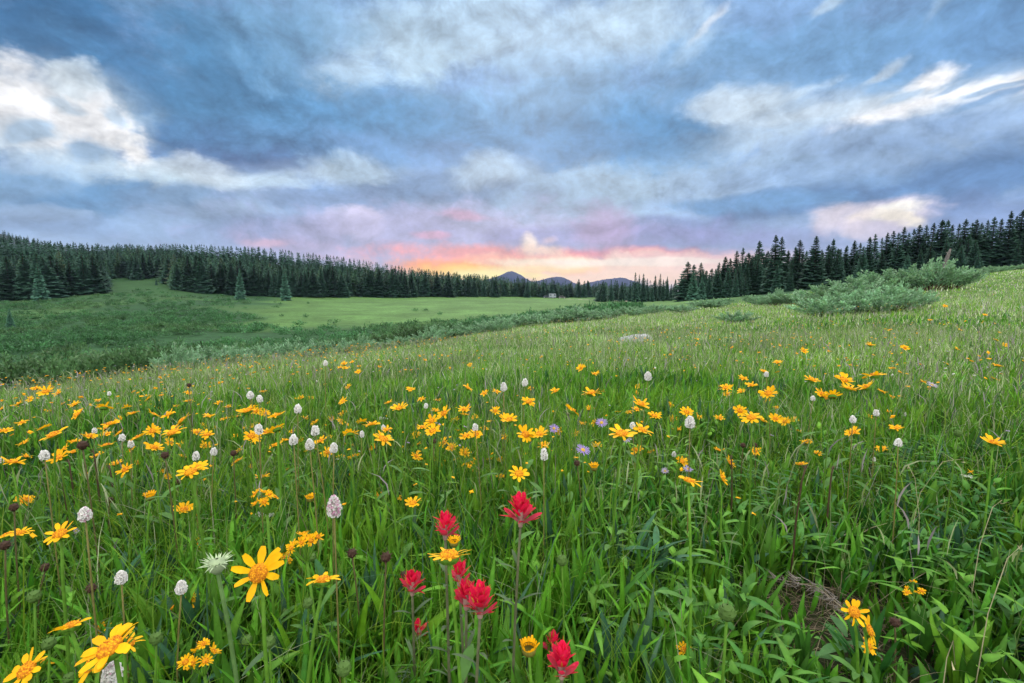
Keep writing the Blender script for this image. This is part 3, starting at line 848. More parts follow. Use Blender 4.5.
def bistort(px, py, wpx, tall=1.35, label=None, pink=0.0, nominal=.020):
    p, wr, dep = solve(px, py, wpx, nominal)
    R = max(min(wr, .034), .007) / 2 * .72
    H = R * 2 * max(tall, 1.25) * 1.12
    b, dx, dy = base_of(p, .012)
    h = p[2] - b[2] - H * .5
    root = empty('white_bistort', b); tag(root, label, 'flower', 'white bistort spikes in the meadow')
    pts = stem_pts(h, dx, dy); pts[-1] = p - b - np.array([0, 0, H * .46])
    sr = max(.0013, .28 * dep / F)
    link('stem', stem_mesh('stem', pts, sr * 1.3, sr, np.array([.16, .15, .05])), root)
    mb = MB()
    prof = [(.35, -.5), (.88, -.38), (1.0, -.16), (.86, .12), (.52, .36), (.02, .5)]
    lathe(mb, [(a * R * .66, z * H) for a, z in prof], 12, np.array([.50, .50, .46]), 0, .10)
    nf = 240 if wpx > 9 else 80
    for k in range(nf):
        t = (k + .5) / nf; z = -.48 + .96 * t; a = k * 2.39996 + rng.normal(0, .2)
        r = np.interp(z, [q[1] for q in prof], [q[0] for q in prof]) * R * rng.uniform(.72, 1.12)
        o = np.array([math.cos(a), math.sin(a), .25 * z]); o /= np.linalg.norm(o)
        u, v, w = frame_of(o)
        s = R * (.24 if nf > 100 else .38) * rng.uniform(.6, 1.3)
        c = np.array([r * math.cos(a), r * math.sin(a), z * H]) - o * s * .2
        th = rng.uniform(0, 6.28); e1 = u * math.cos(th) + v * math.sin(th); e2 = -u * math.sin(th) + v * math.cos(th)
        V = np.array([c, c + e1 * s + o * s, c + e2 * s + o * s, c - e1 * s + o * s, c - e2 * s + o * s])
        col = np.array([.86, .87, .88]) * rng.uniform(.85, 1.08)
        if pink and rng.random() < pink: col = np.array([.66, .40, .56])
        mb.add(V, [[0, 1, 2], [0, 2, 3], [0, 3, 4], [0, 4, 1]], col, 0)
    if wpx > 7:
        for k in range(110):
            z = rng.uniform(-.46, .47); a = rng.uniform(0, 6.28); r = np.interp(z, [q[1] for q in prof], [q[0] for q in prof]) * R
            o = np.array([math.cos(a), math.sin(a), rng.normal(0, .4)]); o /= np.linalg.norm(o); u, v, _ = frame_of(o)
            c = np.array([r * math.cos(a), r * math.sin(a), z * H]); s_ = R * .05
            mb.add([c + u * s_, c - u * s_, c + o * R * rng.uniform(.2, .45)], [[0, 1, 2]], np.array([.84, .84, .82]))
    sp_ = mb.build('flower_spike', [M_PETAL], root, False); sp_.location = p - b
    if wpx > 9:
        for k in range(2):
            zt = rng.uniform(.2, .5) * h
            link('leaf', stem_leaf_mesh(rng.uniform(.05, .08), .008, rng.uniform(0, 6.28), np.array([0, 0, zt]), GRN2), root)
    WH.append((root, px, py, wpx))
    return root

RED = np.array([.74, .016, .085])
def paintbrush(px, py, wpx, label, nb=19, lean=(0, 0), tall=.78):
    p, wr, dep = solve(px, py, wpx, .042)
    Wd = wr * 1.18; H = Wd * tall
    b, dx, dy = base_of(p, .012)
    dx += lean[0]; b[0] -= lean[0]; b[2] = zg1(b[0], b[1])
    top = p - b - np.array([0, 0, H * .58])
    root = empty('red_paintbrush', b); tag(root, label, 'flower', 'crimson paintbrush flowers')
    pts = stem_pts(top[2], top[0], top[1], 7)
    link('stem', stem_mesh('stem', pts, .0028, .0022, np.array([.10, .11, .06])), root)
    for k in range(7):
        t = rng.uniform(.18, .88); c = np.array([top[0] * t * t, top[1] * t * t, top[2] * t])
        link('leaf', stem_leaf_mesh(rng.uniform(.03, .055), rng.uniform(.004, .008), rng.uniform(0, 6.28), c, np.array([.075, .12, .06]) * rng.uniform(.8, 1.2), .9), root)
    mb = MB()
    tube(mb, [top + np.array([0, 0, -.002]), top + np.array([0, 0, H * .35]), top + np.array([0, 0, H * .7])], [.0036, .005, .002], 8, np.array([.30, .20, .17]))
    inf = mb.build('flower_spike', [M_STEM], root)
    for k in range(nb):
        t = k / (nb - 1)
        a = k * 2.39996 + rng.normal(0, .2)
        zz = H * (.02 + .52 * t)
        out = 1.25 - .85 * t
        o = np.array([math.cos(a) * out, math.sin(a) * out, .55 + .75 * t]); o /= np.linalg.norm(o)
        side = np.cross(np.array([0, 0, 1.]), o); side /= np.linalg.norm(side); upv = np.cross(o, side)
        ln = Wd * rng.uniform(.46, .62) * (1 - .12 * t)
        pm = MB()
        org = top + np.array([0, 0, zz]) + o * .002
        pale = np.array([.40, .12, .14]) if k < nb * .35 else RED
        strap(pm, org, o, upv, ln, Wd * rng.uniform(.17, .27), -.25 + rng.uniform(-.1, .25), .0, pale * rng.uniform(.8, 1.1), 0, 6,
              lambda t: np.clip(np.sin(math.pi * (t ** 1.35 * .84 + .10)) ** .6, .12, 1), .35, RED * rng.uniform(.85, 1.25))
        for s in (-1, 1):
            o2 = o + side * s * rng.uniform(.45, .9); o2 /= np.linalg.norm(o2)
            strap(pm, org + o * ln * .38, o2, upv, ln * rng.uniform(.5, .72), Wd * .085, rng.uniform(-.4, .3), .0, RED * rng.uniform(.85, 1.2), 0, 4,
                  lambda t: np.clip(1 - t ** 1.5, .06, 1), .3, np.array([.66, .06, .07]))
        if k % 2 == 1:
            strap(pm, org + o * ln * .45, o, upv, ln * .72, Wd * .05, -.1, .12, np.array([.50, .24, .03]), 0, 4, lambda t: np.clip(1 - t ** 2, .1, 1), .3)
        pm.build('bract', [M_PETAL], inf)
    return root

def aster(px, py, wpx, label, pale=False):
    p, wr, dep = solve(px, py, wpx, .036)
    R = min(max(wr, .02), .045) / 2 * 1.05
    b, dx, dy = base_of(p, .012); h = p[2] - b[2]
    root = empty('violet_aster', b); tag(root, label, 'flower', 'violet asters in the meadow')
    pts = stem_pts(h, dx, dy); pts[-1] = p - b - np.array([0, 0, R * .3])
    link('stem', stem_mesh('stem', pts, .0022, .0018, GRN2 * 1.2), root)
    link('leaf', stem_leaf_mesh(.05, .009, rng.uniform(0, 6), np.array([0, 0, h * .5]), GRN2), root)
    mb = MB()
    lathe(mb, [(R * .20, -R * .36), (R * .34, -R * .16), (R * .30, 0)], 10, GRN2, 1)
    lathe(mb, [(R * .30, 0), (R * .24, R * .12), (R * .02, R * .16)], 10, np.array([.45, .30, .05]), 0, .1)
    for k in range(30):
        th = k / 30 * 6.283 + rng.normal(0, .06); o = np.array([math.cos(th), math.sin(th), 0])
        c = np.array([.34, .25, .58]) if not pale else np.array([.46, .40, .58])
        strap(mb, o * R * .24, o, np.array([0, 0, 1.]), R * rng.uniform(.62, .8), R * .13, rng.uniform(-.1, .35), rng.uniform(.05, .4), c * rng.uniform(.85, 1.12), 2, 3)
    hd = mb.build('flower_head', [M_DISC, M_STEM, M_PETAL], root); hd.location = p - b
    orient(hd, (rng.normal(0, .15), -.55 + rng.normal(0, .15), 1))
    return root

def seedhead(px, py, wpx, label=None, green=False):
    p, wr, dep = solve(px, py, wpx, .018)
    R = min(max(wr, .01), .024) / 2
    b, dx, dy = base_of(p, .012); h = p[2] - b[2]
    root = empty('green_bud' if green else 'brown_seedhead', b)
    tag(root, label, 'bud' if green else 'seedhead', 'unopened green buds' if green else 'brown withered seedheads')
    pts = stem_pts(h, dx, dy); pts[-1] = p - b - np.array([0, 0, R * .8])
    sr = max(.0015, .25 * dep / F)
    link('stem', stem_mesh('stem', pts, sr * 1.3, sr, GRN * .9 if green else np.array([.09, .08, .035])), root)
    mb = MB()
    col = np.array([.065, .125, .03]) if green else np.array([.045, .025, .018])
    lathe(mb, [(R * .4, -R), (R * .9, -R * .5), (R, 0), (R * .75, R * .6), (R * .1, R * .95)], 10, col, 0, .1)
    for k in range(26):
        a = k * 2.39996; z = -.8 + 1.6 * (k + .5) / 26; r = math.sqrt(max(0, 1 - z * z))
        o = np.array([r * math.cos(a), r * math.sin(a), z])
        u, v, _ = frame_of(o)
        if green: o = (o + np.array([0, 0, 1.2])); o /= np.linalg.norm(o)
        strap(mb, np.array([r * math.cos(a), r * math.sin(a), z]) * R * .9, o, u if not green else np.array([math.cos(a), math.sin(a), .01]), R * .55, R * .3, .0, 0.0,
              col * rng.uniform(.7, 2.0), 0, 2, lambda t: np.clip(1 - t, .08, 1))
    o = mb.build('seed_ball' if not green else 'bud_scales', [M_STEM], root, False); o.name = 'bud' if green else 'seed_ball'
    o.location = p - b
    return root

def yarrow(px, py, wpx, label):
    p, wr, dep = solve(px, py, wpx, .045)
    R = min(max(wr, .02), .06) / 2
    b, dx, dy = base_of(p, .012); h = p[2] - b[2]
    root = empty('white_yarrow', b); tag(root, label, 'flower', 'flat white yarrow heads')
    pts = stem_pts(h - R * .6, dx, dy); pts[-1] = p - b - np.array([0, 0, R * .7])
    link('stem', stem_mesh('stem', pts, .0022, .0018, GRN2 * 1.3), root)
    mb = MB()
    for k in range(16):
        a = k * 2.39996; q = math.sqrt((k + .5) / 16) * R
        c = np.array([q * math.cos(a), q * math.sin(a), rng.uniform(-.1, .08) * R])
        tube(mb, [np.array([0, 0, -R * .7]), c * .6 + np.array([0, 0, -R * .25]), c], [.0008, .0006, .0006], 4, GRN, 0)
        for j in range(7):
            d = rng.normal(0, R * .12, 3) * np.array([1, 1, .4]); s = R * .10
            V = c + d + s * np.array([[1, 0, .2], [0, 1, .2], [-1, 0, .2], [0, -1, .2], [0, 0, -.3]])
            mb.add(V, [[0, 1, 4], [1, 2, 4], [2, 3, 4], [3, 0, 4]], np.array([.66, .70, .64]) * rng.uniform(.85, 1.1), 1)
    o = mb.build('flower_cluster', [M_STEM, M_PETAL], root, False); o.location = p - b
    return root

def groundsel(px, py, wpx, label, nheads=9, tall=.8):
    """one plant with a branching head of many small ragged yellow blooms"""
    p, wr, dep = solve(px, py, wpx, .055 if wpx < 30 else .06)
    Wd = wr
    b, dx, dy = base_of(p, .012); h = p[2] - b[2]
    root = empty('yellow_groundsel', b); tag(root, label, 'flower', 'many-headed yellow groundsel plants')
    fork = np.array([dx * .8, dy * .8, h - Wd * .75])
    link('stem', stem_mesh('stem', [np.zeros(3), fork * np.array([.4, .4, .5]), fork], .003, .0024, GRN), root)
    for k in range(3):
        link('leaf', stem_leaf_mesh(rng.uniform(.05, .08), .012, rng.uniform(0, 6.28), np.array([0, 0, h * rng.uniform(.25, .65)]), GRN2 * 1.2), root)
    for k in range(nheads):
        a = k * 2.39996 + rng.normal(0, .2); q = math.sqrt((k + .5) / nheads) * Wd * .45
        c = np.array([dx + q * math.cos(a), dy + q * math.sin(a), h + rng.uniform(-.28, .22) * Wd * tall])
        st = link('stalk', stem_mesh('stalk', [fork, fork * .45 + c * .55 + np.array([0, 0, -.004]), c + np.array([0, 0, -.002])], .0014, .0011, GRN * 1.1), root)
        R = max(.008, min(.013, Wd * .17)) * rng.uniform(.8, 1.15)
        hd = link('flower_head', HEADS[int(rng.integers(len(HEADS)))], st)
        hd.location = c; hd.scale = (R, R, R * 1.3)
        orient(hd, (math.cos(a) * .7 + rng.normal(0, .3), math.sin(a) * .7 + rng.normal(0, .3), 1), rng.uniform(0, 6))
    return root

def yellow_bud(px, py, wpx, label):
    p, wr, dep = solve(px, py, wpx, .024)
    R = wr / 2
    b, dx, dy = base_of(p, .012); h = p[2] - b[2]
    root = empty('opening_daisy', b); tag(root, label, 'flower', 'half-open yellow daisies')
    pts = stem_pts(h, dx, dy); pts[-1] = p - b - np.array([0, 0, R * .9])
    link('stem', stem_mesh('stem', pts, .0028, .0022, GRN * 1.2), root)
    link('leaf', stem_leaf_mesh(.06, .014, rng.uniform(0, 6.28), np.array([0, 0, h * .5]), GRN2 * 1.3), root)
    mb = MB()
    lathe(mb, [(R * .3, -R * 1.0), (R * .85, -R * .6), (R * .95, -R * .1), (R * .8, R * .2)], 12, np.array([.16, .15, .03]), 1)
    for k in range(16):
        th = k / 16 * 6.283; o = np.array([math.cos(th) * .35, math.sin(th) * .35, 1]); o /= np.linalg.norm(o)
        strap(mb, np.array([math.cos(th), math.sin(th), 0]) * R * .75 - np.array([0, 0, R * .2]), o, -np.array([math.cos(th), math.sin(th), -.35]), R * rng.uniform(.9, 1.25), R * .42, .35 * rng.uniform(-.2, 1), 0,
              YEL * np.array([1, .9, 1]) * rng.uniform(.85, 1.1), 0, 4)
    o = mb.build('bud', [M_PETAL, M_STEM], root); o.location = p - b
    return root

# ------------------------------------------------------------------ flowers, where the photograph shows each one standing
# the nearest ones, each with its own look
daisy(259, 573, 45, 'large yellow daisy with ragged spread petals facing the camera, on a tall stem', 58, 268, petals=[
    (1.62, .05, .80), (.98, .05, .95), (.72, .1, .92), (.42, .2, .9), (2.35, .0, .74), (2.95, .05, .85), (3.75, .1, .74), (4.62, .05, .82), (5.45, .1, .80), (6.1, .3, .6)], nominal=.052)
daisy(323, 580, 34, 'shallow yellow daisy seen from the side beside the large ragged daisy', 18, 90, npet=9)
daisy(449, 556, 45, 'yellow daisy with thin curling petals just above the crimson flower cluster', 14, 95, npet=14, pw=.55)
daisy(110, 648, 56, 'biggest yellow daisy, drooping petals around a broad orange disc, lower left corner', 26, 230, npet=11, nominal=.060)
daisy(92, 664, 38, 'yellow daisy tucked under the biggest daisy and facing down left', 52, 225, npet=9)
daisy(127, 643, 32, 'yellow daisy with one upswept petal touching the right of the biggest daisy', 30, 20, npet=8)
daisy(71, 626, 33, 'yellow daisy seen edge-on with upturned petals, above left of the biggest daisy', 20, 130, npet=9)
daisy(101, 627, 17, 'small yellow daisy with closed upright petals behind the biggest daisy', 35, 20, npet=7)
daisy(27, 670, 38, 'orange-centred yellow daisy at the very bottom left corner', 38, 255, npet=11)
daisy(44, 662, 18, 'small yellow daisy leaning behind the bottom left corner daisy', 40, 40)
daisy(20, 533, 20, 'cupped yellow daisy at the left edge beside its twin', 15, 20, npet=9)
daisy(7, 535, 19, 'yellow daisy cut by the left edge of the view', 15, 180, npet=9)
daisy(60, 534, 28, 'yellow daisy with a hanging front petal near the left edge', 24, 280, npet=9)
daisy(184, 590, 15, 'small orange-yellow daisy below the white spike at mid left', 40, 10)
daisy(173, 609, 19, 'yellow daisy leaning left with swept back petals at mid left', 55, 200, npet=9)
daisy(187, 601, 21, 'yellow daisy between two others on the leaning mid left stem', 40, 290, npet=9)
daisy(191, 472, 26, 'yellow daisy held well above the grass in the left half, beneath the slope', 18, 270)
daisy(198, 543, 12, 'limp faded yellow bloom beside the pale star-shaped bud', 70, 20)
daisy(622, 434, 30, 'wide flat yellow daisy on the three-forked stem right of centre', 8, 270, npet=12)
daisy(642, 430, 22, 'yellow daisy on the right fork beside the wide flat one', 22, 330)
daisy(519, 474, 21, 'bright yellow star daisy just above the tallest crimson flower', 24, 275, npet=11)
daisy(689, 481, 25, 'yellow daisy with upcurled petals under a small violet aster', 15, 20, npet=8)
daisy(722, 478, 17, 'narrow yellow daisy tipped sideways, right of the upcurled daisy', 62, 330, npet=7)
daisy(684, 650, 14, 'lone yellow bloom with two petals left, low in the right-hand leaves', 30, 250)
daisy(854, 612, 26, 'yellow daisy with upright petals above dry litter at the lower right', 52, 262, npet=9)
daisy(869, 630, 26, 'bent orange-yellow daisy hanging below the upright one at the lower right', 66, 320, npet=10)
daisy(868, 646, 12, 'small closed orange bloom under the bent daisies at the lower right', 60, 280)
daisy(413, 503, 17, 'side-on yellow daisy standing between the pinkish-white spike and crimson flowers', 14, 270)
daisy(379, 495, 13, 'flattened yellow daisy right of the large pinkish-white spike', 10, 270)

# red paintbrush
paintbrush(520.5, 509, 32, 'tallest crimson paintbrush flower standing clear right of centre', 16, (.01, 0))
paintbrush(445, 525, 26, 'crimson paintbrush behind and above the thin-petalled yellow daisy', 13)
paintbrush(412, 582, 24, 'crimson paintbrush on its own stem left of the crimson cluster', 13)
paintbrush(419, 628, 18, 'smallest crimson paintbrush, low beneath the lone crimson stem', 9)
paintbrush(459, 572, 24, 'crimson paintbrush half hidden behind the thin-petalled yellow daisy', 12)
paintbrush(466, 594, 28, 'crimson paintbrush at the left of the tight crimson cluster', 14, (-.01, 0))
paintbrush(480, 600, 32, 'widest crimson paintbrush at the front of the tight crimson cluster', 16, (.012, 0))
paintbrush(553, 644, 22, 'upright crimson paintbrush beside the half-open yellow bud at bottom centre', 12)
paintbrush(562, 660, 34, 'crimson paintbrush splayed to the right at the bottom edge of the view', 15, (.02, 0))

# white spikes
bistort(334, 506, 16, 1.65, 'large pinkish-white flower spike, tallest of the white spikes', .3, .026)
bistort(112, 672, 20, 1.4, 'big white flower spike behind the biggest daisy in the lower left', .1, .026)
bistort(85, 514, 13, 1.1, 'round white flower head with a pink bloom below it near the left edge', .1)
bistort(121, 577, 12, 1.15, 'white oval flower spike alone in dark leaves at lower left')
bistort(181, 587, 12, 1.1, 'white fuzzy flower head above the orange-yellow daisies at mid left')
bistort(648, 376, 11, 1.0, 'white flower head standing highest on the slope right of centre')
bistort(690, 422, 11, 1.0, 'white fluffy flower head in line with the yellow daisies right of centre')
bistort(544, 454, 8, 1.7, 'slim white spike beside the paired yellow daisies at centre')
WA = [(430,132,14),(985,138,26),(175,374,35),(5,395,18),(772,377,28),(842,360,26),(372,278,18),(480,305,24),(515,330,24),(477,382,16),(1015,610,20)]
WB = [(38,152,24),(188,192,30),(35,272,35),(257,277,35),(172,313,35),(235,332,40),(330,345,36),(441,292,20),(693,180,18),(998,105,26),(887,265,26),(525,265,18),(297,12,18),(5,138,20)]
WC = [(15,105,26),(98,88,24),(522,258,24),(685,370,18)]
WD = [(25,55,18),(205,148,18),(360,230,24),(451,205,22),(537,320,28),(443,385,12),(565,210,12)]
for lst, ox, sc in ((WA, 0, 3.938), (WB, 250, 3.938), (WC, 500, 3.938), (WD, 760, 3.879)):
    for (X, Y, w) in lst:
        bistort(ox + X / sc, 360 + Y / sc, max(w / sc, 3.5), rng.uniform(1.0, 1.5))

# violet asters
aster(554, 428.5, 10, 'small violet aster low among the yellow daisies at centre')
aster(601.5, 422.7, 12, 'dark-centred violet aster left of the wide flat yellow daisy')
aster(583, 450, 15, 'widest violet aster, right of the slim white spike', )
aster(626, 438, 11, 'pale violet aster right under the wide flat yellow daisy', True)
aster(688, 469, 10, 'violet aster hovering above the upcurled yellow daisy')
aster(665, 471, 8, 'faded lilac aster in tall grass right of centre', True)
aster(932, 385, 10, 'pale lilac aster on the right-hand slope', True)
aster(76, 531, 7, 'tiny lilac aster touching the daisy with a hanging petal', True)

yarrow(259, 515, 11, 'flat white yarrow head, left one of the low pair left of the pinkish spike')
yarrow(269, 515, 10, 'flat white yarrow head, right one of the low pair left of the pinkish spike')
yarrow(341, 458, 10, 'thin white yarrow plate among yellow daisies left of centre')
yarrow(382, 418, 8, 'small white yarrow plate high on the slope above the daisies')
yarrow(967, 476, 9, 'white yarrow plate among dry stems on the right')

groundsel(303, 540, 32, 'yellow groundsel with a dense fan of blooms above the side-on daisy', 9)
groundsel(285, 555, 22, 'smaller yellow groundsel left below the dense fan of blooms', 6)
groundsel(266, 495, 28, 'yellow groundsel clump left of the large pinkish-white spike', 8)
groundsel(200, 650, 38, 'drooping many-headed yellow groundsel at lower left, right of the biggest daisy', 8)
groundsel(915, 589, 24, 'weathered orange groundsel among dry stalks on the right', 5)
groundsel(470, 463, 15, 'upright ragged yellow groundsel at centre above the crimson flowers', 5)

yellow_bud(529, 648, 16, 'half-open yellow bud left of the splayed crimson paintbrush')
yellow_bud(454, 542, 10, 'round golden bud behind the thin-petalled yellow daisy')
yellow_bud(594, 467, 8, 'small orange bud under the violet asters')
yellow_bud(150, 496, 9, 'orange-brown bud in the grass on the left')
yellow_bud(310, 498, 8, 'golden bud just left of the large pinkish-white spike')

# the many yellow daisies of the middle distance
YA = [(140,112,30),(180,125,50),(228,130,30),(120,155,25),(75,172,35),(10,190,25),(305,215,50),(410,187,55),(295,175,35),(250,172,20),(385,160,22),(500,187,35),(525,210,40),(605,215,45),(620,185,22),(632,160,25),(665,215,45),(695,182,22),(740,130,30),(742,162,32),(718,240,75),(885,232,35),(975,200,70),(935,222,30),(175,268,50),(212,295,90),(15,280,50),(95,327,40),(435,252,60),(470,232,30),(415,268,35),(350,300,50),(290,322,45),(420,292,40),(470,288,40),(420,337,60),(545,305,60),(600,280,55),(605,345,65),(683,285,90),(797,260,28),(775,285,40),(815,295,55),(848,268,25),(810,338,40),(930,298,30),(990,300,60),(975,268,35),(103,380,35),(50,402,70),(230,385,65),(290,362,40),(495,432,60),(455,410,45),(412,432,25),(545,402,25),(640,440,30),(660,460,25),(775,425,80),(730,445,45),(985,422,30),(95,552,55),(725,588,65),(760,625,40),(1010,510,30),(1012,540,35),(333,450,22),(515,355,40)]
YB = [(20,200,45),(60,210,35),(105,220,65),(75,168,24),(20,310,50),(70,285,60),(105,272,65),(103,335,55),(257,247,35),(242,150,22),(388,107,26),(632,117,34),(455,140,20),(367,210,28),(360,242,36),(395,290,60),(480,255,65),(280,318,50),(220,360,30),(260,352,25),(165,283,25),(200,315,25),(545,168,35),(588,190,60),(675,155,35),(525,312,80),(540,275,45),(483,345,30),(655,380,48),(610,345,22),(712,400,45),(765,210,60),(730,200,35),(715,240,55),(680,265,45),(720,280,60),(805,238,35),(845,195,50),(845,215,40),(795,345,45),(850,300,60),(890,292,50),(925,270,35),(825,280,35),(882,438,28),(945,390,28),(985,390,24),(983,460,32),(857,110,42),(923,132,35),(970,125,32),(1005,232,50),(998,305,25),(10,420,25),(145,433,24),(597,543,22),(390,455,22),(1005,535,25),(310,305,25),(370,15,25),(430,25,18),(355,30,20)]
YC = [(320,32,32),(373,55,28),(218,122,35),(360,130,68),(113,165,55),(283,200,65),(355,192,32),(555,175,70),(510,205,35),(540,195,40),(608,220,50),(735,205,50),(542,105,22),(538,130,22),(958,73,40),(888,110,50),(895,135,30),(950,125,32),(990,100,45),(945,200,50),(990,228,75),(35,235,65),(100,293,70),(155,293,70),(20,305,25),(35,320,25),(595,360,20),(15,535,25),(5,460,20),(770,268,20)]
YDD = [(68,10,30),(15,45,30),(200,77,58),(325,77,65),(345,112,55),(445,60,70),(415,105,60),(472,122,32),(240,133,55),(280,140,60),(32,130,60),(28,160,28),(62,185,18),(10,235,40),(60,228,45),(97,240,40),(143,275,35),(423,218,24),(497,200,22),(530,265,45),(360,282,55),(905,320,65),(922,22,35),(912,75,25)]
for lst, ox, sc in ((YA, 0, 3.938), (YB, 250, 3.938), (YC, 500, 3.938), (YDD, 760, 3.879)):
    for (X, Y, w) in lst:
        daisy(ox + X / sc, 360 + Y / sc, max(w / sc, 4.0))
# daisies further up the slope
for (px, py, w) in ((870,345,8),(905,348,7),(804,351,7),(778,362,7),(996,340,5),(957,349,5),(1005,345,5),(930,320,4),(945,306,4),(960,330,4),(842,374,5),(900,372,5),(985,315,4),(582,367,7),(597,373,6),(470,365,5),(352,362,5),(345,368,6),(358,372,6),(425,360,4),(160,377,4),(890,330,4)):
    daisy(px, py, w)

# smaller daisies filling the drifts
k = len(YD)
while k < 296:
    px, py = rng.uniform(0, 900), rng.normal(424, 24)
    if py < 378 + .02 * px or py > 482: continue
    if px > 690 and rng.random() < .6: continue
    if min(math.hypot(px - q[1], py - q[2]) for q in YD) < 9: continue
    daisy(px, py, float(np.interp(py, [380, 420, 480], [6.5, 9.5, 12])) * rng.uniform(.75, 1.15)); k += 1
# brown seedheads and green buds
for (px, py, w, l, g) in ((91,588,9,'dark brown seedhead alone above the biggest daisy',0),(82.5,445,9,'dark brown seedhead among daisies at the left',0),(165,455,7,'brown seedhead right of centre in the left daisy patch',0),(233.5,453,6,None,0),
        (178,482,5,None,0),(109,500,6,None,0),(14,507,8,None,0),(434,441,5,None,0),(352,553,9,'withered brown head between the side-on daisy and crimson flowers, left one',0),(386,557,10,'withered brown head between the side-on daisy and crimson flowers, right one',0),
        (577,463,6,None,0),(743,445,5,None,0),(755,445,5,None,0),(895,622,9,'curled dry brown seedhead beside the bent daisies at lower right',0),(5,545,9,None,0),(45,567,8,None,0),(189,385,4,None,0),(404,575,8,None,0),
        (34,596,12,'green bud standing alone left of the dark brown seedhead',1),(49,643,12,'green bud above the bottom left corner daisy',1),(247,640,10,'green bud right of the drooping groundsel',1),(308,603,10,'green bud left below the side-on daisy',1),
        (269,642,12,'fat green bud below the large ragged daisy',1),(344,668,15,'ribbed green bud at the bottom edge left of centre',1),(727,612,17,'big leafy green bud in the right-hand leaf bed',1),(156,638,12,'green bud under the leaning mid left daisies',1),
        (69,678,11,None,1),(286,612,8,None,1),(958,433,7,'pale green bud on the right-hand slope',1),(312,557,8,None,1),(562,560,11,'pale green bud in dense leaves below the tallest crimson flower',1),(386,672,10,None,1)):
    seedhead(px, py, w, l, bool(g))

# pale star-shaped bud
def star_bud(px, py, wpx, label):
    p, wr, dep = solve(px, py, wpx, .042)
    R = wr / 2
    b, dx, dy = base_of(p, .01); h = p[2] - b[2]
    root = empty('pale_bud', b); tag(root, label, 'bud')
    pts = stem_pts(h, dx, dy); pts[-1] = p - b - np.array([0, 0, R * .6])
    link('stem', stem_mesh('stem', pts, .003, .0026, np.array([.10, .19, .06])), root)
    mb = MB()
    pal = np.array([.33, .42, .26])
    lathe(mb, [(R * .2, -R * .7), (R * .55, -R * .35), (R * .55, R * .1), (R * .1, R * .3)], 12, pal * .8, 0, .08)
    for k in range(34):
        th = k * 2.39996; e = rng.uniform(.1, 1.3)
        o = np.array([math.cos(th), math.sin(th), e]); o /= np.linalg.norm(o)
        u = np.cross(np.cross(o, [0, 0, 1.]), o); u /= np.linalg.norm(u)
        strap(mb, np.array([math.cos(th), math.sin(th), 0]) * R * .4, o, u, R * rng.uniform(.5, .85), R * .16, rng.uniform(-.1, .4), .0, pal * rng.uniform(.8, 1.35), 0, 4, lambda t: np.clip(1 - t ** 1.5, .05, 1))
    o = mb.build('bud', [M_STEM], root); o.location = p - b
    for k in range(3):
        link('leaf', stem_leaf_mesh(.055, .011, rng.uniform(0, 6.28), np.array([0, 0, h * rng.uniform(.2, .6)]), np.array([.07, .13, .06])), root)
star_bud(217, 563, 30, 'pale woolly green star-shaped bud left of the large ragged daisy')

# leafy plants one can tell apart in the nearest rows
def leafy(px, py, wpx, label, n=9, ln=.12, wd=.028, col=(.05, .14, .03), up=.9):
    g = ground_hit(px, py, .04)
    b = np.array([g[0], g[1], zg1(g[0], g[1])])
    ln *= 1.15; wd *= .66; n = int(n * 1.3)
    root = empty('leafy_herb', b); tag(root, label, 'plant', 'leafy plants at the front of the meadow')
    st = stem_pts(ln * .9, rng.normal(0, .01), rng.normal(0, .01))
    link('stem', stem_mesh('stem', st, .003, .002, GRN), root)
    for k in range(n):
        t = (k + .5) / n
        link('leaf', stem_leaf_mesh(ln * rng.uniform(.7, 1.1) * (1 - .35 * t), wd * rng.uniform(.8, 1.2), k * 2.4 + rng.normal(0, .3), np.array([0, 0, ln * .85 * t]),
                                    np.array(col) * rng.uniform(.8, 1.3), rng.uniform(.3, up)), root)
leafy(895, 575, 40, 'bright green leafy plant above the bent daisies at lower right', 12, .11, .026, (.07, .18, .03))
leafy(925, 560, 40, 'mid green leafy plant at the lower right beside dry stalks', 12, .10, .026)
leafy(960, 590, 60, 'spreading leafy plant with twisted leaves near the right edge', 14, .11, .03, (.055, .155, .03))
leafy(1000, 575, 40, 'glossy dark leafy plant at the right edge', 12, .11, .03, (.035, .11, .035))
leafy(1008, 640, 60, 'leafy plant in the bottom right corner', 12, .11, .026, (.045, .13, .03))
leafy(835, 535, 40, 'blue-green toothed rosette in a hollow of the right-hand grass', 14, .07, .026, (.05, .125, .095), .5)
leafy(700, 645, 60, 'cluster of tall upright leaves around the lone two-petalled bloom', 9, .11, .028, (.06, .17, .03), 2.2)
leafy(740, 620, 60, 'stout leafy plant with broad leaves beside the big leafy bud', 9, .105, .028, (.055, .165, .03), 1.8)
leafy(800, 560, 50, 'leafy plant at the foot of tall grass right of centre', 11, .11, .024, (.05, .15, .03))
leafy(845, 655, 60, 'pale green leaves spread flat under the bent daisies', 6, .085, .036, (.055, .14, .045), .5)
leafy(655, 590, 50, 'upright blue-green leaves in the centre right leaf bed', 10, .15, .03, (.04, .12, .055), 2.2)
leafy(330, 640, 60, 'dark green pointed leaves below the side-on daisy', 9, .15, .034, (.035, .115, .04), 2.0)
leafy(180, 560, 60, 'broad dark leaves left of the pale star-shaped bud', 9, .15, .034, (.035, .11, .035), 2.0)

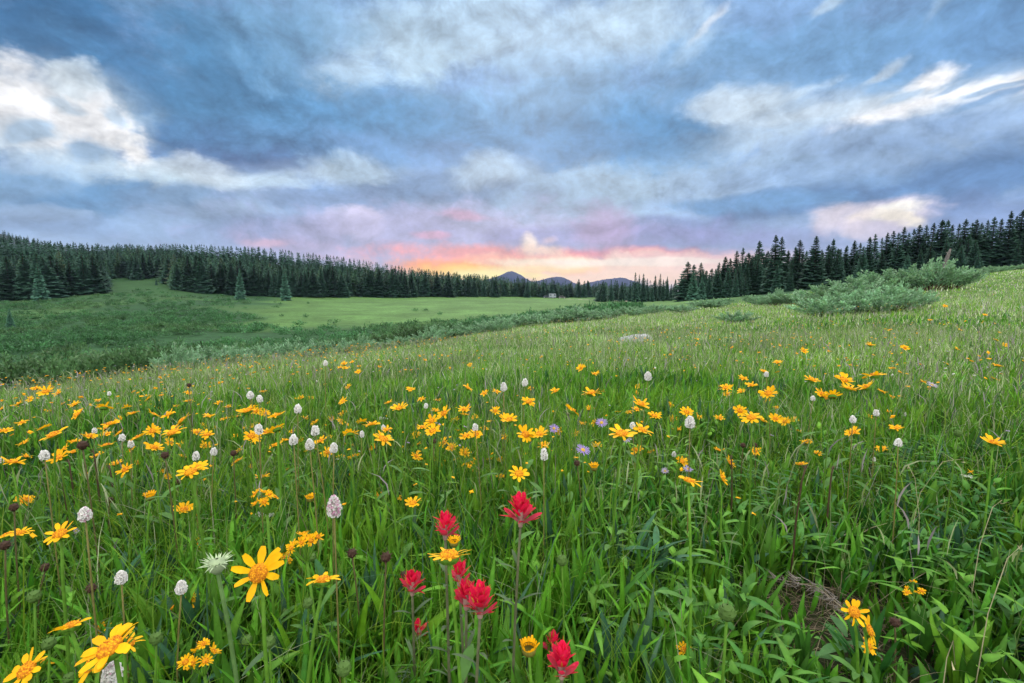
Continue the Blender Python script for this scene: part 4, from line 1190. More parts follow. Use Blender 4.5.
# grey withered grass plume lying over at the lower right
def plume(px, py, label):
    g = ground_hit(px, py, .07)
    b = np.array([g[0], g[1], zg1(g[0], g[1])])
    root = empty('dry_grass_plume', b); tag(root, label, 'dry grass')
    tip = np.array([-.075, .03, .10])
    pts = [np.array([.09, -.06, 0]), np.array([.06, -.03, .06]), np.array([.01, 0, .098]), tip]
    link('stem', stem_mesh('stem', pts, .0022, .001, np.array([.24, .21, .15])), root)
    mb = MB(); n = 120
    t = rng.uniform(.25, 1, n)
    P_ = np.array([np.array([np.interp(q, [0, .33, .66, 1], [p_[i] for p_ in pts]) for i in range(3)]) for q in t])
    for k in range(n):
        o = np.array([-.8, .25, .15]) + rng.normal(0, .42, 3); o /= np.linalg.norm(o)
        u, v, _ = frame_of(o)
        strap(mb, P_[k] + rng.normal(0, .006, 3), o, u, rng.uniform(.012, .04), .0026, rng.uniform(-.2, .5), 0, np.array([.21, .19, .175]) * rng.uniform(.5, 1.25), 0, 3, lambda t: np.clip(1.1 - t, .1, 1))
    mb.build('seed_plume', [M_GRASS], root)
plume(812, 598, 'withered grey grass plume bent over the litter at lower right')

def dead_stalk(px0, py0, px1, py1, dep, label, col=(.05, .035, .02), r=.003):
    a = CAM + dep * ray(px0, py0); c = CAM + dep * 1.02 * ray(px1, py1)
    a[2] = max(a[2], zg1(a[0], a[1])); lo = np.array([a[0], a[1], zg1(a[0], a[1])])
    root = empty('dead_stalk', lo); tag(root, label, 'stalk', 'dead stalks in the meadow')
    link('stem', stem_mesh('stem', [np.zeros(3), (a - lo) * .45 + (c - lo) * .2 + np.array([0, 0, .02]), (a - lo) * .35 + (c - lo) * .6 + np.array([0, 0, .015]), c - lo], r, r * .7, np.array(col), 5), root)
    mb = MB()
    q = c - lo
    for k in range(7 if r > .002 else 2):
        d = rng.normal(0, 1, 3); d[2] = abs(d[2]); d /= np.linalg.norm(d)
        u, v, _ = frame_of(d)
        strap(mb, q - np.array([0, 0, .01]), d, u, rng.uniform(.01, .02), .004, .2, 0, np.array(col) * rng.uniform(.8, 1.5), 0, 2, lambda t: np.clip(1.1 - t, .1, 1))
    mb.build('husk', [M_STEM], root)
for (x0, y0, x1, y1, d, l) in ((64,478,57,452,1.5,'dark dead stalk in the left daisy patch, leftmost of four'),(72,474,68,459,1.6,'dark dead stalk in the left daisy patch, second of four'),(98,478,93,449,1.5,'dark dead stalk in the left daisy patch, third of four'),
        (113,484,109,465,1.6,'dark dead stalk in the left daisy patch, rightmost of four'),(795,510,806,465,1.25,'dark dead stalk leaning right among tall grass right of centre'),(829,490,833,466,1.4,'dark dead stalk in the hollow beside the blue-green rosette'),
        (733,490,731,455,1.5,'thin dark stalk in tall grass right of the upcurled daisy')):
    dead_stalk(x0, y0, x1, y1, d, l)
for (x0, y0, x1, y1, d, l) in ((978,520,1002,500,1.1,'pale bent straw beside the right edge'),(913,466,962,459,1.35,'long pale straw lying across the grass on the right'),(925,500,908,465,1.25,'pale straw leaning left on the right-hand slope'),
        (950,605,955,665,.8,'pale straw bent like an elbow at lower right'),(985,580,1022,545,.85,'thin pale straw slanting up near the bottom right corner')):
    dead_stalk(x0, y0, x1, y1, d, l, (.30, .28, .17), .0009)

# ---- labels for the daisies and white spikes that stand near something one can point at
LAND = [(520, 509, 'the tallest crimson flower'), (334, 506, 'the large pinkish-white spike'), (635, 343, 'the pale boulder'), (648, 376, 'the highest white flower head'),
        (622, 434, 'the wide flat three-forked daisy'), (191, 472, 'the daisy held above the left grass'), (85, 514, 'the round white head near the left edge'), (583, 450, 'the widest violet aster'),
        (690, 422, 'the fluffy white head right of centre'), (689, 481, 'the upcurled daisy'), (445, 525, 'the crimson flower behind the thin-petalled daisy'), (60, 534, 'the daisy with a hanging petal'),
        (303, 540, 'the dense groundsel fan'), (865, 305, 'the front willow bush'), (932, 385, 'the lilac aster on the right slope'), (544, 454, 'the slim white spike'), (82, 445, 'the brown seedhead on the left'),
        (266, 495, 'the groundsel clump'), (470, 463, 'the ragged groundsel at centre'), (958, 433, 'the pale green bud on the right')]
def side(dx, dy):
    if abs(dx) > 1.6 * abs(dy): return 'right of' if dx > 0 else 'left of'
    if abs(dy) > 1.6 * abs(dx): return 'below' if dy > 0 else 'above'
    return ('below' if dy > 0 else 'above') + (' right of' if dx > 0 else ' left of')
def auto_labels(items, kind, rest):
    best = {}
    for i, (o, px, py, w) in enumerate(items):
        for lx, ly, name in LAND:
            dx, dy = px - lx, py - ly
            dd = math.hypot(dx, dy)
            if 5 < dd < 95:
                best.setdefault((name, side(dx, dy)), []).append((dd, i))
    used = set(); cand = []
    for key, lst in best.items():
        lst.sort()
        for k, (dd, i) in enumerate(lst[:3]):
            cand.append((dd + 40 * k, k, i, key))
    cand.sort()
    for sc, k, i, (name, sd) in cand:
        o = items[i][0]
        if o.get('label') or i in used: continue
        used.add(i)
        o['label'] = f"{('nearest', 'second', 'third')[k]} {kind} {sd} {name}"
    for i, (o, px, py, w) in enumerate(items):
        if not o.get('label'): o['label'] = rest(px, py, w)
def rest_yellow(px, py, w):
    size = 'tiny far-off' if w < 7.5 else ('small' if w < 11 else 'open')
    where = 'in the left third of the meadow' if px < 340 else ('in the middle of the meadow' if px < 690 else 'on the right-hand slope')
    return f"{size} yellow daisy among many alike {where}"
auto_labels(YD, 'yellow daisy', rest_yellow)
auto_labels(WH, 'white spike', lambda px, py, w: 'small white flower spike scattered among yellow daisies ' + ('on the left' if px < 340 else 'at the middle' if px < 690 else 'on the right'))
for o in [q for q in C.objects if q.get('category') in ('seedhead', 'bud') and not q.get('label')]:
    o['label'] = 'plain green bud low among the near leaves' if o['category'] == 'bud' else 'small brown seedhead lost among the meadow flowers'
# ------------------------------------------------------------------ spruces
def spruce_mesh(seed, whorls, per, segs, slim=.17, fixed=None):
    """crown and trunk of unit height; drooping branch sprays in uneven whorls"""
    r = np.random.default_rng(seed)
    mb = MB()
    z = .012 + r.uniform(0, .03)
    lop = r.uniform(0, 6.28)
    tone = fixed or r.uniform(.7, 1.4)
    while z < .985:
        f = (1 - z)
        rad = slim * (f ** .85) * (1.0 if z > .12 else .80 + 1.6 * z) + .006
        n = max(3, int(per * (0.55 + .6 * f)))
        a0 = r.uniform(0, 6.28)
        for k in range(n):
            if r.random() < .10: continue
            a = a0 + k / n * 6.283 + r.normal(0, .18)
            ln = rad * r.uniform(.74, 1.15) * (1 + .12 * math.cos(a - lop))
            o = np.array([math.cos(a), math.sin(a), 0]); sd = np.array([-math.sin(a), math.cos(a), 0])
            drop = r.uniform(.15, .55) * (1 - .9 * z); up0 = r.uniform(0, .25) + (.6 if z > .85 else 0)
            zz = z + r.normal(0, .006)
            c = np.array([.030, .080, .056]) * tone * r.uniform(.85, 1.2)
            wdt = ln * r.uniform(.34, .5)
            pts = [o * ln * t + np.array([0, 0, zz + ln * (up0 * t - drop * t * t)]) for t in np.linspace(0, 1, segs + 1)]
            V = []; Fc = []
            for i, t in enumerate(np.linspace(0, 1, segs + 1)):
                ww = wdt * (math.sin(math.pi * (t * .85 + .12))) * r.uniform(.7, 1.25)
                hang = -ww * r.uniform(.3, .8)
                V += [pts[i] + sd * ww + np.array([0, 0, hang]), pts[i] + np.array([0, 0, .003]), pts[i] - sd * ww + np.array([0, 0, hang])]
            for i in range(segs):
                b = i * 3
                # jagged edge: outer corners jump a step outward
                Fc += [[b + 1, b, b + 4], [b + 1, b + 4, b + 2]]
                Fc += [[b, b + 3, b + 4]] if (i + k) % 2 == 0 or segs < 3 else []
                Fc += [[b + 2, b + 4, b + 5]] if (i + k) % 2 == 1 or segs < 3 else []
            mb.add(V, Fc, c)
        z += (1 / whorls) * r.uniform(.7, 1.3) * (.55 + .6 * f)
    # leading shoot
    tube(mb, [[0, 0, .93], [r.normal(0, .003), 0, .995]], [.008, .002], 4, np.array([.018, .034, .024]))
    return mb.mesh('spruce_crown', [M_NEEDLE], False)
def trunk_mesh(seed):
    r = np.random.default_rng(seed); mb = MB()
    tube(mb, [[0, 0, -.03], [0, 0, .12], [r.normal(0, .003), 0, .5], [0, 0, .95]], [.017, .013, .008, .002], 7, np.array([.075, .055, .042]))
    return mb.mesh('spruce_trunk', [M_BARK])
CROWN = [spruce_mesh(100 + i, 34, 12, 3, .13 + .012 * (i % 5)) for i in range(12)]
CROWN_BUSHY = [spruce_mesh(150 + i, 26, 13, 3, .21, 1.75) for i in range(3)]
TRUNK = [trunk_mesh(200 + i) for i in range(3)]
n_tree = 0
def spruce(x, y, h, label, group, mesh=None, fat=1.0, name='spruce_tree', parts=True):
    global n_tree
    n_tree += 1
    z = zg1(x, y)
    root = empty(name, (x, y, z - .05)); root.rotation_euler.z = rng.uniform(0, 6.28)
    root.scale = (h * fat, h * fat, h)
    tag(root, label, 'tree', group)
    link('crown', mesh or CROWN[int(rng.integers(len(CROWN)))], root)
    if parts: link('trunk', TRUNK[int(rng.integers(len(TRUNK)))], root)
    return root
def hspruce(pxt, top, base_px, dep, label, group, **k):
    """a tree whose top shows at row `top` when it stands at depth dep"""
    x, y, z = at(pxt, dep)
    d = ray(pxt, top); t = y / d[1]
    h = CAM[2] + t * d[2] - z
    return spruce(x, y, max(h, 1.5), label, group, **k)

# right-hand wood: the sky-line trees
GRW = 'spruces of the right-hand wood'
RT = [  # column, row of the tip, depth
 (687,261,110),(693,264,120),(700,262,108),(706,270,125),(711,268,112),(718,262,105),(724,256,104),(729,258,112),(735,250,100),(741,247,103),(747,252,106),(754,254,112),(757,240,112),
 (766,250,110),(773,234,90),(779,236,95),(786,250,104),(793,246,100),(797,239,100),(804,250,108),(813,235,92),(820,251,112),(826,244,104),(830,238,104),(838,248,100),(843,246,108),(851,240,110),(857,242,106),
 (866,236,100),(871,233,104),(878,237,112),(883,232,108),(889,230,110),(894,232,104),(899,226,110),(904,232,116),(909,228,112),(914,224,108),(921,224,112),(928,222,106),(936,219,102),(942,219,108),(946,224,114),
 (953,223,110),(959,218,106),(966,222,116),(970,219,108),(975,222,112),(981,219,110),(987,216,106),(994,218,112),(1003,210,104),(1009,215,110),(1014,209,108),(1020,214,112),(1024,212,106),(1034,214,108),(1045,210,110)]
SPECIAL = {773: 'tall spruce breaking the sky-line at the left end of the right-hand wood', 813: 'broad spruce with a pointed top above the willow thicket',
           1003: 'tallest spruce of the right-hand wood, near the right edge', 757: 'lone-topped spruce with a thin spire left of the willow thicket', 687: 'outermost spruce at the left end of the right-hand wood',
           936: 'spruce directly beside the grey snag in the right-hand wood', 899: 'spruce with the highest spire left of the grey snag', 724: 'dense spruce rising just right of the bushy low spruce'}
for (c, tp, d) in RT:
    hspruce(c, tp, 0, d, SPECIAL.get(c, 'dark spruce in the close ranks of the right-hand wood'), GRW, fat=rng.uniform(1.3, 1.8) * (1.2 if c < 800 else 1))
for k in range(110):
    c = rng.uniform(692, 1060) if k < 70 else rng.uniform(688, 800)
    lim = np.interp(c, [692, 760, 860, 960, 1060], [274, 255, 247, 235, 228])
    hspruce(c, lim + rng.uniform(-4, 16), 0, rng.uniform(94, 112), 'dark spruce in the close ranks of the right-hand wood', GRW, fat=rng.uniform(1.3, 1.8))
# under-storey and front edge
for (c, tp, d, l) in ((693,270,78,'bushy low spruce standing out front of the right-hand wood'),(702,276,80,'short spruce leaning on the bushy low spruce'),(745,272,84,None),(735,268,86,None),(905,254,92,'young pale spruce at the foot of the right-hand wood behind the willows'),
                      (776,262,84,None),(790,268,86,None),(975,250,94,None),(955,248,95,None),(857,262,90,None)):
    hspruce(c, tp, 0, d, l or 'low young spruce along the front edge of the right-hand wood', GRW, mesh=CROWN_BUSHY[int(rng.integers(3))] if l else None, fat=1.2)
# thin bunch in the saddle at the middle
for (c, tp, d) in ((635,272,150),(639,274,160),(643,273,155),(647,278,160),(655,275,165),(660,273,160),(663,279,150),(667,276,160),(675,279,170),(681,275,160),(686,277,150),(630,280,170),(622,281,180),(611,279,190),(602,282,190),(604,283,180),(652,284,150),(671,284,150)):
    hspruce(c, tp, 0, d, 'thin spruce of the open row on the saddle under the sunset', 'spruces on the saddle', fat=rng.uniform(.9, 1.3))

# left-hand forest: its front row as single trees, the rest as one mass
FE = lambda px: np.interp(px, [-420, 0, 60, 98, 112, 165, 178, 250, 400, 500, 560, 640, 700], [120, 138, 140, 150, 232, 238, 168, 182, 212, 262, 300, 330, 330])
FTOP = lambda px: np.interp(px, [-420, 0, 50, 110, 180, 260, 330, 400, 450, 500, 560, 640, 700], [226, 233, 239, 244, 243, 246, 254, 265, 271, 276, 282, 286, 288])
GLF = 'spruces along the front of the left-hand forest'
LS = {(241, 268): 'pale young spruce in front of the left-hand forest, the taller of two', (285, 268): 'pale young spruce in front of the left-hand forest, squat one of two', (7, 311): 'lone small spruce in the willow valley at the left edge',
      (40, 262): 'full pale spruce on the forest edge near the left border', (157, 278): 'small spruce standing forward in the grassy bay of the forest'}
for (c, tp), l in LS.items():
    d = {7: 62, 241: 158, 285: 165, 40: 128, 157: 205}[c]
    hspruce(c, tp if c != 7 else 308, 0, d, l, GLF, mesh=CROWN_BUSHY[int(rng.integers(3))], fat=1.0 if c == 7 else .95)
k = 0
while k < 120:
    c = rng.uniform(-15, 640)
    if rng.random() > np.interp(c, [0, 400, 640], [1, .8, .5]): continue
    dep = FE(c) * rng.uniform(1.0, 1.07)
    x, y, z = at(c, dep)
    spruce(x, y, rng.uniform(10, 14.5) * np.interp(c, [0, 430, 640], [1, .95, .85]), 'dark spruce in the front rank of the left-hand forest', GLF, fat=rng.uniform(1.6, 2.3), parts=c < 430)
    k += 1
# the mass behind
LOW = [spruce_mesh(300 + i, 17, 8, 2, .19) for i in range(8)]
def mesh_arrays(me):
    v = np.zeros(len(me.vertices) * 3); me.vertices.foreach_get('co', v)
    l = np.zeros(len(me.loops), int); me.loops.foreach_get('vertex_index', l)
    st = np.zeros(len(me.polygons), int); me.polygons.foreach_get('loop_start', st)
    tot = np.zeros(len(me.polygons), int); me.polygons.foreach_get('loop_total', tot)
    c = np.zeros(len(me.vertices) * 4); me.attributes['tint'].data.foreach_get('color', c)
    f3 = np.array([l[s:s + 3] for s, t in zip(st, tot) if t == 3]).reshape(-1, 3)
    f4 = np.array([l[s:s + 4] for s, t in zip(st, tot) if t == 4]).reshape(-1, 4)
    return v.reshape(-1, 3), f3, f4, c.reshape(-1, 4)[:, :3]
LOWA = [mesh_arrays(m) for m in LOW]
fm = MB()
def add_low(x, y, h, fat, tint):
    v, f3, f4, c = LOWA[int(rng.integers(len(LOWA)))]
    a = rng.uniform(0, 6.28); ca, sa = math.cos(a), math.sin(a)
    w = np.stack([(v[:, 0] * ca - v[:, 1] * sa) * h * fat + x, (v[:, 0] * sa + v[:, 1] * ca) * h * fat + y, v[:, 2] * h + zg1(x, y)], 1)
    off = fm.n
    fm.add(w, f3, c * tint); fm.more(f4, 0, off)
nadd = 0
while nadd < 3600:
    c = rng.uniform(-420, 660)
    dep = FE(c) * 1.05 + rng.exponential(62) + 1
    if dep > 470: continue
    if c > 560 and dep > 420: continue
    x, y, z = at(c, dep)
    h = rng.uniform(9, 14.5) * np.interp(c, [0, 430, 640], [1, .95, .85])
    # keep the forest's sky-line where the photograph has it
    top = 292 + (0.8 - z - h) / dep * F
    lim = FTOP(c) + rng.uniform(-3, 5)
    if top < lim:
        h -= (lim - top) * dep / F
    if h < 5: continue
    add_low(x, y, h * rng.choice([1, 1, 1, .8, .65]), rng.uniform(1.3, 2.1), rng.uniform(.6, 1.45) * (np.array([2.2, 1.25, 1.05]) if rng.random() < .035 else np.array([1, 1, 1]) if rng.random() < .7 else np.array([1.25, 1.12, .85]))); nadd += 1
# ranks that close the sky-line itself
for c in np.arange(-420, 660, 1.7):
    c = c + rng.normal(0, 1.3)
    dep = FE(c) * 1.35 + rng.uniform(20, 70)
    x, y, z = at(c, dep)
    d = ray(c, FTOP(c) + abs(rng.normal(0, 2.0))); h = CAM[2] + y / d[1] * d[2] - z
    if 4 < h < 30: add_low(x, y, h, rng.uniform(1.5, 2.1) * min(1, 13 / h), rng.uniform(.75, 1.3))
for k in range(60):
    c = rng.uniform(590, 705); dep = rng.uniform(185, 240); x, y, z = at(c, dep)
    d = ray(c, rng.uniform(279, 290)); h = CAM[2] + y / d[1] * d[2] - z
    if h > 3: add_low(x, y, h, rng.uniform(1.5, 2.2), rng.uniform(.75, 1.2))
for k in range(700):
    c = rng.uniform(-400, 100); tt_ = rng.uniform(.3, .6); dep = 1000 + 500 * (tt_ - .6)
    top = np.interp(c, [-60, -40, 0, 18, 32, 60, 110], [226, 227, 233, 237, 242, 248, 256]) + rng.normal(.5, 1.2)
    x = (c - 512) / F * dep; h = 16.0
    v, f3, f4, cc = LOWA[int(rng.integers(len(LOWA)))]
    zt = -12 + ((292 - top) / F * 1000 + 12.8) * math.sin(tt_ / .6 * math.pi / 2) + 7
    off = fm.n
    fm.add(np.stack([v[:, 0] * h * 1.5 + x, v[:, 1] * h * 1.5 + dep, v[:, 2] * h + zt - h], 1), f3, cc * rng.uniform(.7, 1.1)); fm.more(f4, 0, off)
tag(fm.build('spruce_forest', [M_NEEDLE], None, False), 'dark spruce forest massed over the hill on the left', 'forest', kind='stuff')

# grey snag in the right-hand wood
x, y, z = at(941, 90)
root = empty('dead_snag', (x, y, z)); tag(root, 'broken grey dead trunk leaning among the right-hand spruces', 'dead tree')
mb = MB(); tube(mb, [[0, 0, -.2], [.25, 0, 2], [.75, 0, 4.0], [1.05, 0, 5.0]], [.40, .36, .28, .12], 9, np.array([.12, .11, .105])); mb.build('trunk', [M_BARK], root)
for (zz, dx, l) in ((2.2, -1, .7), (3.2, 1, .6), (4.1, -1, .5)):
    mb = MB(); tube(mb, [[zz * .17, 0, zz], [zz * .17 + dx * l, .1, zz + .3]], [.06, .015], 5, np.array([.24, .22, .21])); mb.build('branch', [M_BARK], root)
x, y, z = at(931, 90)
root = empty('dead_snag', (x, y, z)); tag(root, 'short pale dead stump left of the broken grey trunk', 'dead tree', None)
mb = MB(); tube(mb, [[0, 0, -.2], [-.1, 0, 1.2], [-.05, 0, 2.4]], [.2, .17, .05], 8, np.array([.24, .22, .20])); mb.build('trunk', [M_BARK], root)
mb = MB(); tube(mb, [[-.08, 0, 1.8], [.35, .1, 2.3]], [.05, .015], 5, np.array([.24, .22, .20])); mb.build('branch', [M_BARK], root)

# ------------------------------------------------------------------ willows
def willow_meshes(seed, nleaf, lsz, tone=1.0):
    """crown and stems of a bush about one metre high and two across"""
    r = np.random.default_rng(seed)
    mb = MB(); sb = MB()
    ns = 16
    tips = []
    for k in range(ns):
        a = k * 2.39996 + r.normal(0, .3); q = math.sqrt((k + .5) / ns)
        tip = np.array([math.cos(a) * q * .85, math.sin(a) * q * .85, (1.0 - .45 * q * q) * r.uniform(.75, 1.12)])
        tube(sb, [np.array([tip[0] * .15, tip[1] * .15, -.05]), tip * np.array([.5, .5, .5]), tip * .94], [.022, .014, .004], 5, np.array([.12, .09, .06]))
        tips.append(tip)
    per = nleaf // ns
    cs, os_, sz, tn = [], [], [], []
    for tip in tips:
        tint = r.uniform(.7, 1.35) * tone
        t = np.where(r.random(per) < .12, r.uniform(1.0, 1.22, per), r.uniform(.25, 1.02, per) ** .7)
        base = tip[None] * t[:, None]
        c = base + r.normal(0, .085, (per, 3)) * np.clip(1.25 - .75 * t, .3, 2)[:, None]
        c[:, 2] = np.maximum(c[:, 2], .03)
        o = r.normal(0, .55, (per, 3)) + tip * .9 + np.array([0, 0, .45])
        cs.append(c); os_.append(o / np.linalg.norm(o, axis=1, keepdims=True)); sz.append(lsz * r.uniform(.6, 1.3, per)); tn.append(np.full(per, tint))
    c = np.concatenate(cs); o = np.concatenate(os_); s = np.concatenate(sz)[:, None]; tn = np.concatenate(tn)[:, None]
    n = len(c)
    rd = r.normal(0, 1, (n, 3)); sd = np.cross(o, rd); sd /= np.linalg.norm(sd, axis=1, keepdims=True)
    V = np.stack([c, c + o * s * .5 + sd * s * .16, c + o * s, c + o * s * .5 - sd * s * .16], 1)
    col = np.array([.145, .280, .165]) * tn * r.uniform(.75, 1.3, (n, 1))
    col = np.where((r.random(n) < .22)[:, None], np.array([.24, .37, .26]) * r.uniform(.8, 1.2, (n, 1)), col)
    mb.add(V.reshape(-1, 3), np.arange(n * 4).reshape(n, 4), np.repeat(col, 4, 0))
    return mb.mesh('willow_crown', [M_WILLOW], False), sb.mesh('willow_stem', [M_BARK])
WB_NEAR = [willow_meshes(400 + i, 4200, .115) for i in range(4)]
WB_PALE = [willow_meshes(430 + i, 3600, .125, 1.3) for i in range(3)]
WB_FAR = [willow_meshes(450 + i, 1300, .15) for i in range(4)]
def willow(px, dep, wpx, hpx, label, near=True, pale=False, group='willow bushes around the meadow'):
    x, y, z = at(px, dep)
    root = empty('willow_bush', (x, y, z - .03)); root.rotation_euler.z = rng.uniform(0, 6.28)
    w = wpx * dep / F / 2.0; h = hpx * dep / F / 1.38
    root.scale = (w, w, h)
    tag(root, label, 'bush', group)
    cm, st = WB_PALE[int(rng.integers(3))] if pale else (WB_NEAR if near else WB_FAR)[int(rng.integers(4))]
    link('crown', cm, root); link('stem', st, root)
    return root
FRONT = [(822,13.6,62,22,'front willow bush at the left end of the nearest right-hand clump'),(848,13.9,64,26,'grey-green willow bush second from the left in the nearest right-hand clump'),(872,13.7,62,28,'middle willow bush of the nearest right-hand clump'),
         (897,14.0,62,30,'tall willow bush near the right end of the nearest right-hand clump'),(914,14.6,42,24,'willow bush closing the right end of the nearest right-hand clump'),
         (800,26,60,17,'low willow bush at the left foot of the rear right-hand thicket'),(826,28,64,20,'willow bush behind the front clump, left part of the rear thicket'),(852,29,68,24,'rounded willow bush behind the middle of the front clump'),
         (880,30,68,28,'willow bush in the heart of the rear right-hand thicket'),(905,30,64,30,'dense willow bush behind the right end of the front clump'),(930,29,64,34,'highest willow bush of the rear right-hand thicket'),(950,29.5,50,29,'dark willow bush ending the rear thicket on the right'),
         (776,27,34,19,'small round willow bush standing apart left of the right-hand thicket'),(760,30,26,11,'tiny willow bush left of the small round one')]
for (c, d, w, h, l) in FRONT:
    willow(c, d, w, h, l, pale=d < 15)
willow(738, 13.5, 46, 14, 'low blue-green willow shrub alone in the meadow right of the boulder')
for (c, d) in ((972, 52), (985, 58), (998, 60), (1010, 64), (1022, 62), (1004, 72), (1030, 70), (990, 70)):
    willow(c, d, rng.uniform(2.5, 4) * F / d, rng.uniform(.6, 1.0) * F / d, 'low willow bush in the dark strip under the right-hand wood', True)
# the band below the saddle, and the fringe where the meadow breaks off
willow(578, 22.5, 54, 17, 'dark green willow bush bulging from the band below the saddle')
willow(556, 22, 36, 13, 'willow bush tucked left of the dark bulging one')
BAND = []
for k in range(110):
    c = rng.uniform(150, 760)
    e = float(np.interp(c, [150, 200, 300, 400, 500, 580, 680, 760], [9.8, 10.8, 13.7, 17, 20, 22.5, 26, 30]))
    d = e * rng.uniform(.97, 1.5)
    BAND.append((c, d))
for (c, d) in BAND:
    willow(c, d, rng.uniform(1.4, 3.0) * F / d * .8, rng.uniform(.5, 1.0) * F / d * np.interp(c, [150, 400, 760], [.85, .9, .7]), 'grey-green willow bush in the long fringe where the meadow drops away' if c < 480 else 'grey-green willow bush in the band crossing below the saddle', c < 1000)
# the willow carpet of the valley
wm = MB()
WLA = []
for i in range(4):
    cm, st = willow_meshes(480 + i, 144, .30)
    WLA.append(mesh_arrays(cm))
WLN = [mesh_arrays(m) for m, _ in WB_FAR]
n = 0
while n < 6400:
    c = rng.uniform(-420, 640); dep = math.exp(rng.uniform(math.log(11), math.log(175)))
    x, y, z = at(c, dep)
    a = math.atan2(x, y); r_ = math.hypot(x, y)
    if r_ < edge_r(a) * 1.25 + 1: continue
    if dep > FE(c) * .97: continue
    pxl = c
    row = 292 + (0.8 - z) / dep * F
    lawn_here = 215 + max(dep - 80, 0) * .45 + 90 * (float(vnoise(np.array([x]), np.array([y]), 9, 16)[0]) - .5) < c < 640 and dep > 62 + 26 * (float(vnoise(np.array([x]), np.array([y]), 12, 17)[0]) - .5)
    if lawn_here and rng.random() > .012: continue
    if dep > 150 and rng.random() > .4: continue
    pat = float(vnoise(np.array([x]), np.array([y * .45]), 7, 61)[0]) * .6 + float(vnoise(np.array([x]), np.array([y]), 2.5, 62)[0]) * .4
    if pat + rng.uniform(-.14, .14) < (.37 if dep > 42 else .43): continue
    v, f3, f4, cc = (WLN if dep < 30 else WLA)[int(rng.integers(4))]
    aa = rng.uniform(0, 6.28); w = rng.uniform(.5, 1.3); h = rng.uniform(.32, .85)
    ca, sa = math.cos(aa), math.sin(aa)
    P_ = np.stack([(v[:, 0] * ca - v[:, 1] * sa) * w + x, (v[:, 0] * sa + v[:, 1] * ca) * w + y, v[:, 2] * h + z - .03], 1)
    wm.add(P_, f4, cc * np.array([.34, .52, .37]) * (rng.uniform(.6, 1.15) + .7 * max(0, float(vnoise(np.array([x]), np.array([y * .4]), 10, 64)[0]) - .45)) * np.array([1 + .9 * max(0, float(vnoise(np.array([x]), np.array([y * .5]), 6, 63)[0]) - .5), 1.05, 1])); n += 1
tag(wm.build('willow_scrub', [M_WILLOW], None, False), 'low willow scrub carpeting the valley floor', 'scrub', kind='stuff')

# ------------------------------------------------------------------ boulder
g = ground_hit(635, 345)
root = MB()
nu, nv = 26, 16
th = np.linspace(0, 2 * math.pi, nu, endpoint=False); ph = np.linspace(0, math.pi, nv)
TH, PH = np.meshgrid(th, ph, indexing='ij')
X = np.sin(PH) * np.cos(TH); Y = np.sin(PH) * np.sin(TH); Z = np.cos(PH)
dsp = 1 + .35 * (vnoise(X * 2 + 7, Y * 2 + Z * 2, .9, 71) - .5) + .18 * (vnoise(X * 2 + Z, Y * 3 - Z, .35, 72) - .5)
w = 34 * g[1] / F / 2
V = np.stack([X * dsp * w * 1.05, Y * dsp * w * .7, np.clip(Z * dsp, -1, .62 + .25 * X) * w * .55], -1)
ii = np.arange(nu * nv).reshape(nu, nv); jj = np.roll(ii, -1, 0)
root.add(V.reshape(-1, 3), np.stack([ii[:, :-1], ii[:, 1:], jj[:, 1:], jj[:, :-1]], -1).reshape(-1, 4),
         (np.array([.32, .33, .35]) * (0.75 + .5 * vnoise(X * 3 + 5, Y * 3 + Z * 4, .5, 73))[..., None]).reshape(-1, 3))
M_ROCK = mat_leaf('lichen_rock', 0.9, 0, .15, 9, .3)
ro = root.build('boulder', [M_ROCK], None, False); ro.location = (g[0], g[1], zg1(g[0], g[1]) + w * .22); ro.rotation_euler.z = .2
tag(ro, 'pale grey boulder half sunk in the meadow grass', 'rock')

# ------------------------------------------------------------------ camp at the far forest edge
def box(mb, c, s, col, mat=0, bev=0):
    x, y, z = np.array(s) / 2
    V = np.array([[-x, -y, -z], [x, -y, -z], [x, y, -z], [-x, y, -z], [-x + bev, -y + bev, z], [x - bev, -y + bev, z], [x - bev, y - bev, z], [-x + bev, y - bev, z]]) + np.array(c)
    mb.add(V, [[0, 3, 2, 1], [4, 5, 6, 7], [0, 1, 5, 4], [1, 2, 6, 5], [2, 3, 7, 6], [3, 0, 4, 7]], col, mat)
def wheel(parent, c, r, wd):
    mb = MB(); tube(mb, [np.array(c) + [0, -wd / 2, 0], np.array(c) + [0, wd / 2, 0]], [r, r], 14, np.array([.02, .02, .02]))
    a = np.array([[math.cos(t) * r + c[0], c[1] - wd / 2, math.sin(t) * r + c[2]] for t in np.linspace(0, 6.283, 14, endpoint=False)])
    mb.add(np.concatenate([[[c[0], c[1] - wd / 2 - .01, c[2]]], a]), [[0, 1 + k, 1 + (k + 1) % 14] for k in range(14)], np.array([.25, .25, .26]))
    return mb.build('wheel', [M_PLAIN], parent, False)
x, y, z = at(552.5, 285)
tr = empty('camper_trailer', (x, y, z)); tag(tr, 'white camper trailer parked in front of the far trees', 'trailer')
mb = MB(); box(mb, (0, 0, 1.65), (4.3, 2.2, 2.3), np.array([.24, .28, .33]), 0, .12); box(mb, (-2.8, 0, .55), (1.4, .12, .12), np.array([.1, .1, .1])); mb.build('body', [M_PLAIN], tr, False)
for wx in (-1.2, 1.3):
    mb = MB(); box(mb, (wx, -1.115, 1.95), (.9, .05, .6), np.array([.04, .05, .06])); mb.build('window', [M_GLASS], tr, False)
mb = MB(); box(mb, (.15, -1.12, 1.5), (.65, .05, 1.8), np.array([.35, .38, .42])); mb.build('door', [M_PLAIN], tr, False)
wheel(tr, (.4, -.95, .36), .36, .22); wheel(tr, (.4, .95, .36), .36, .22)
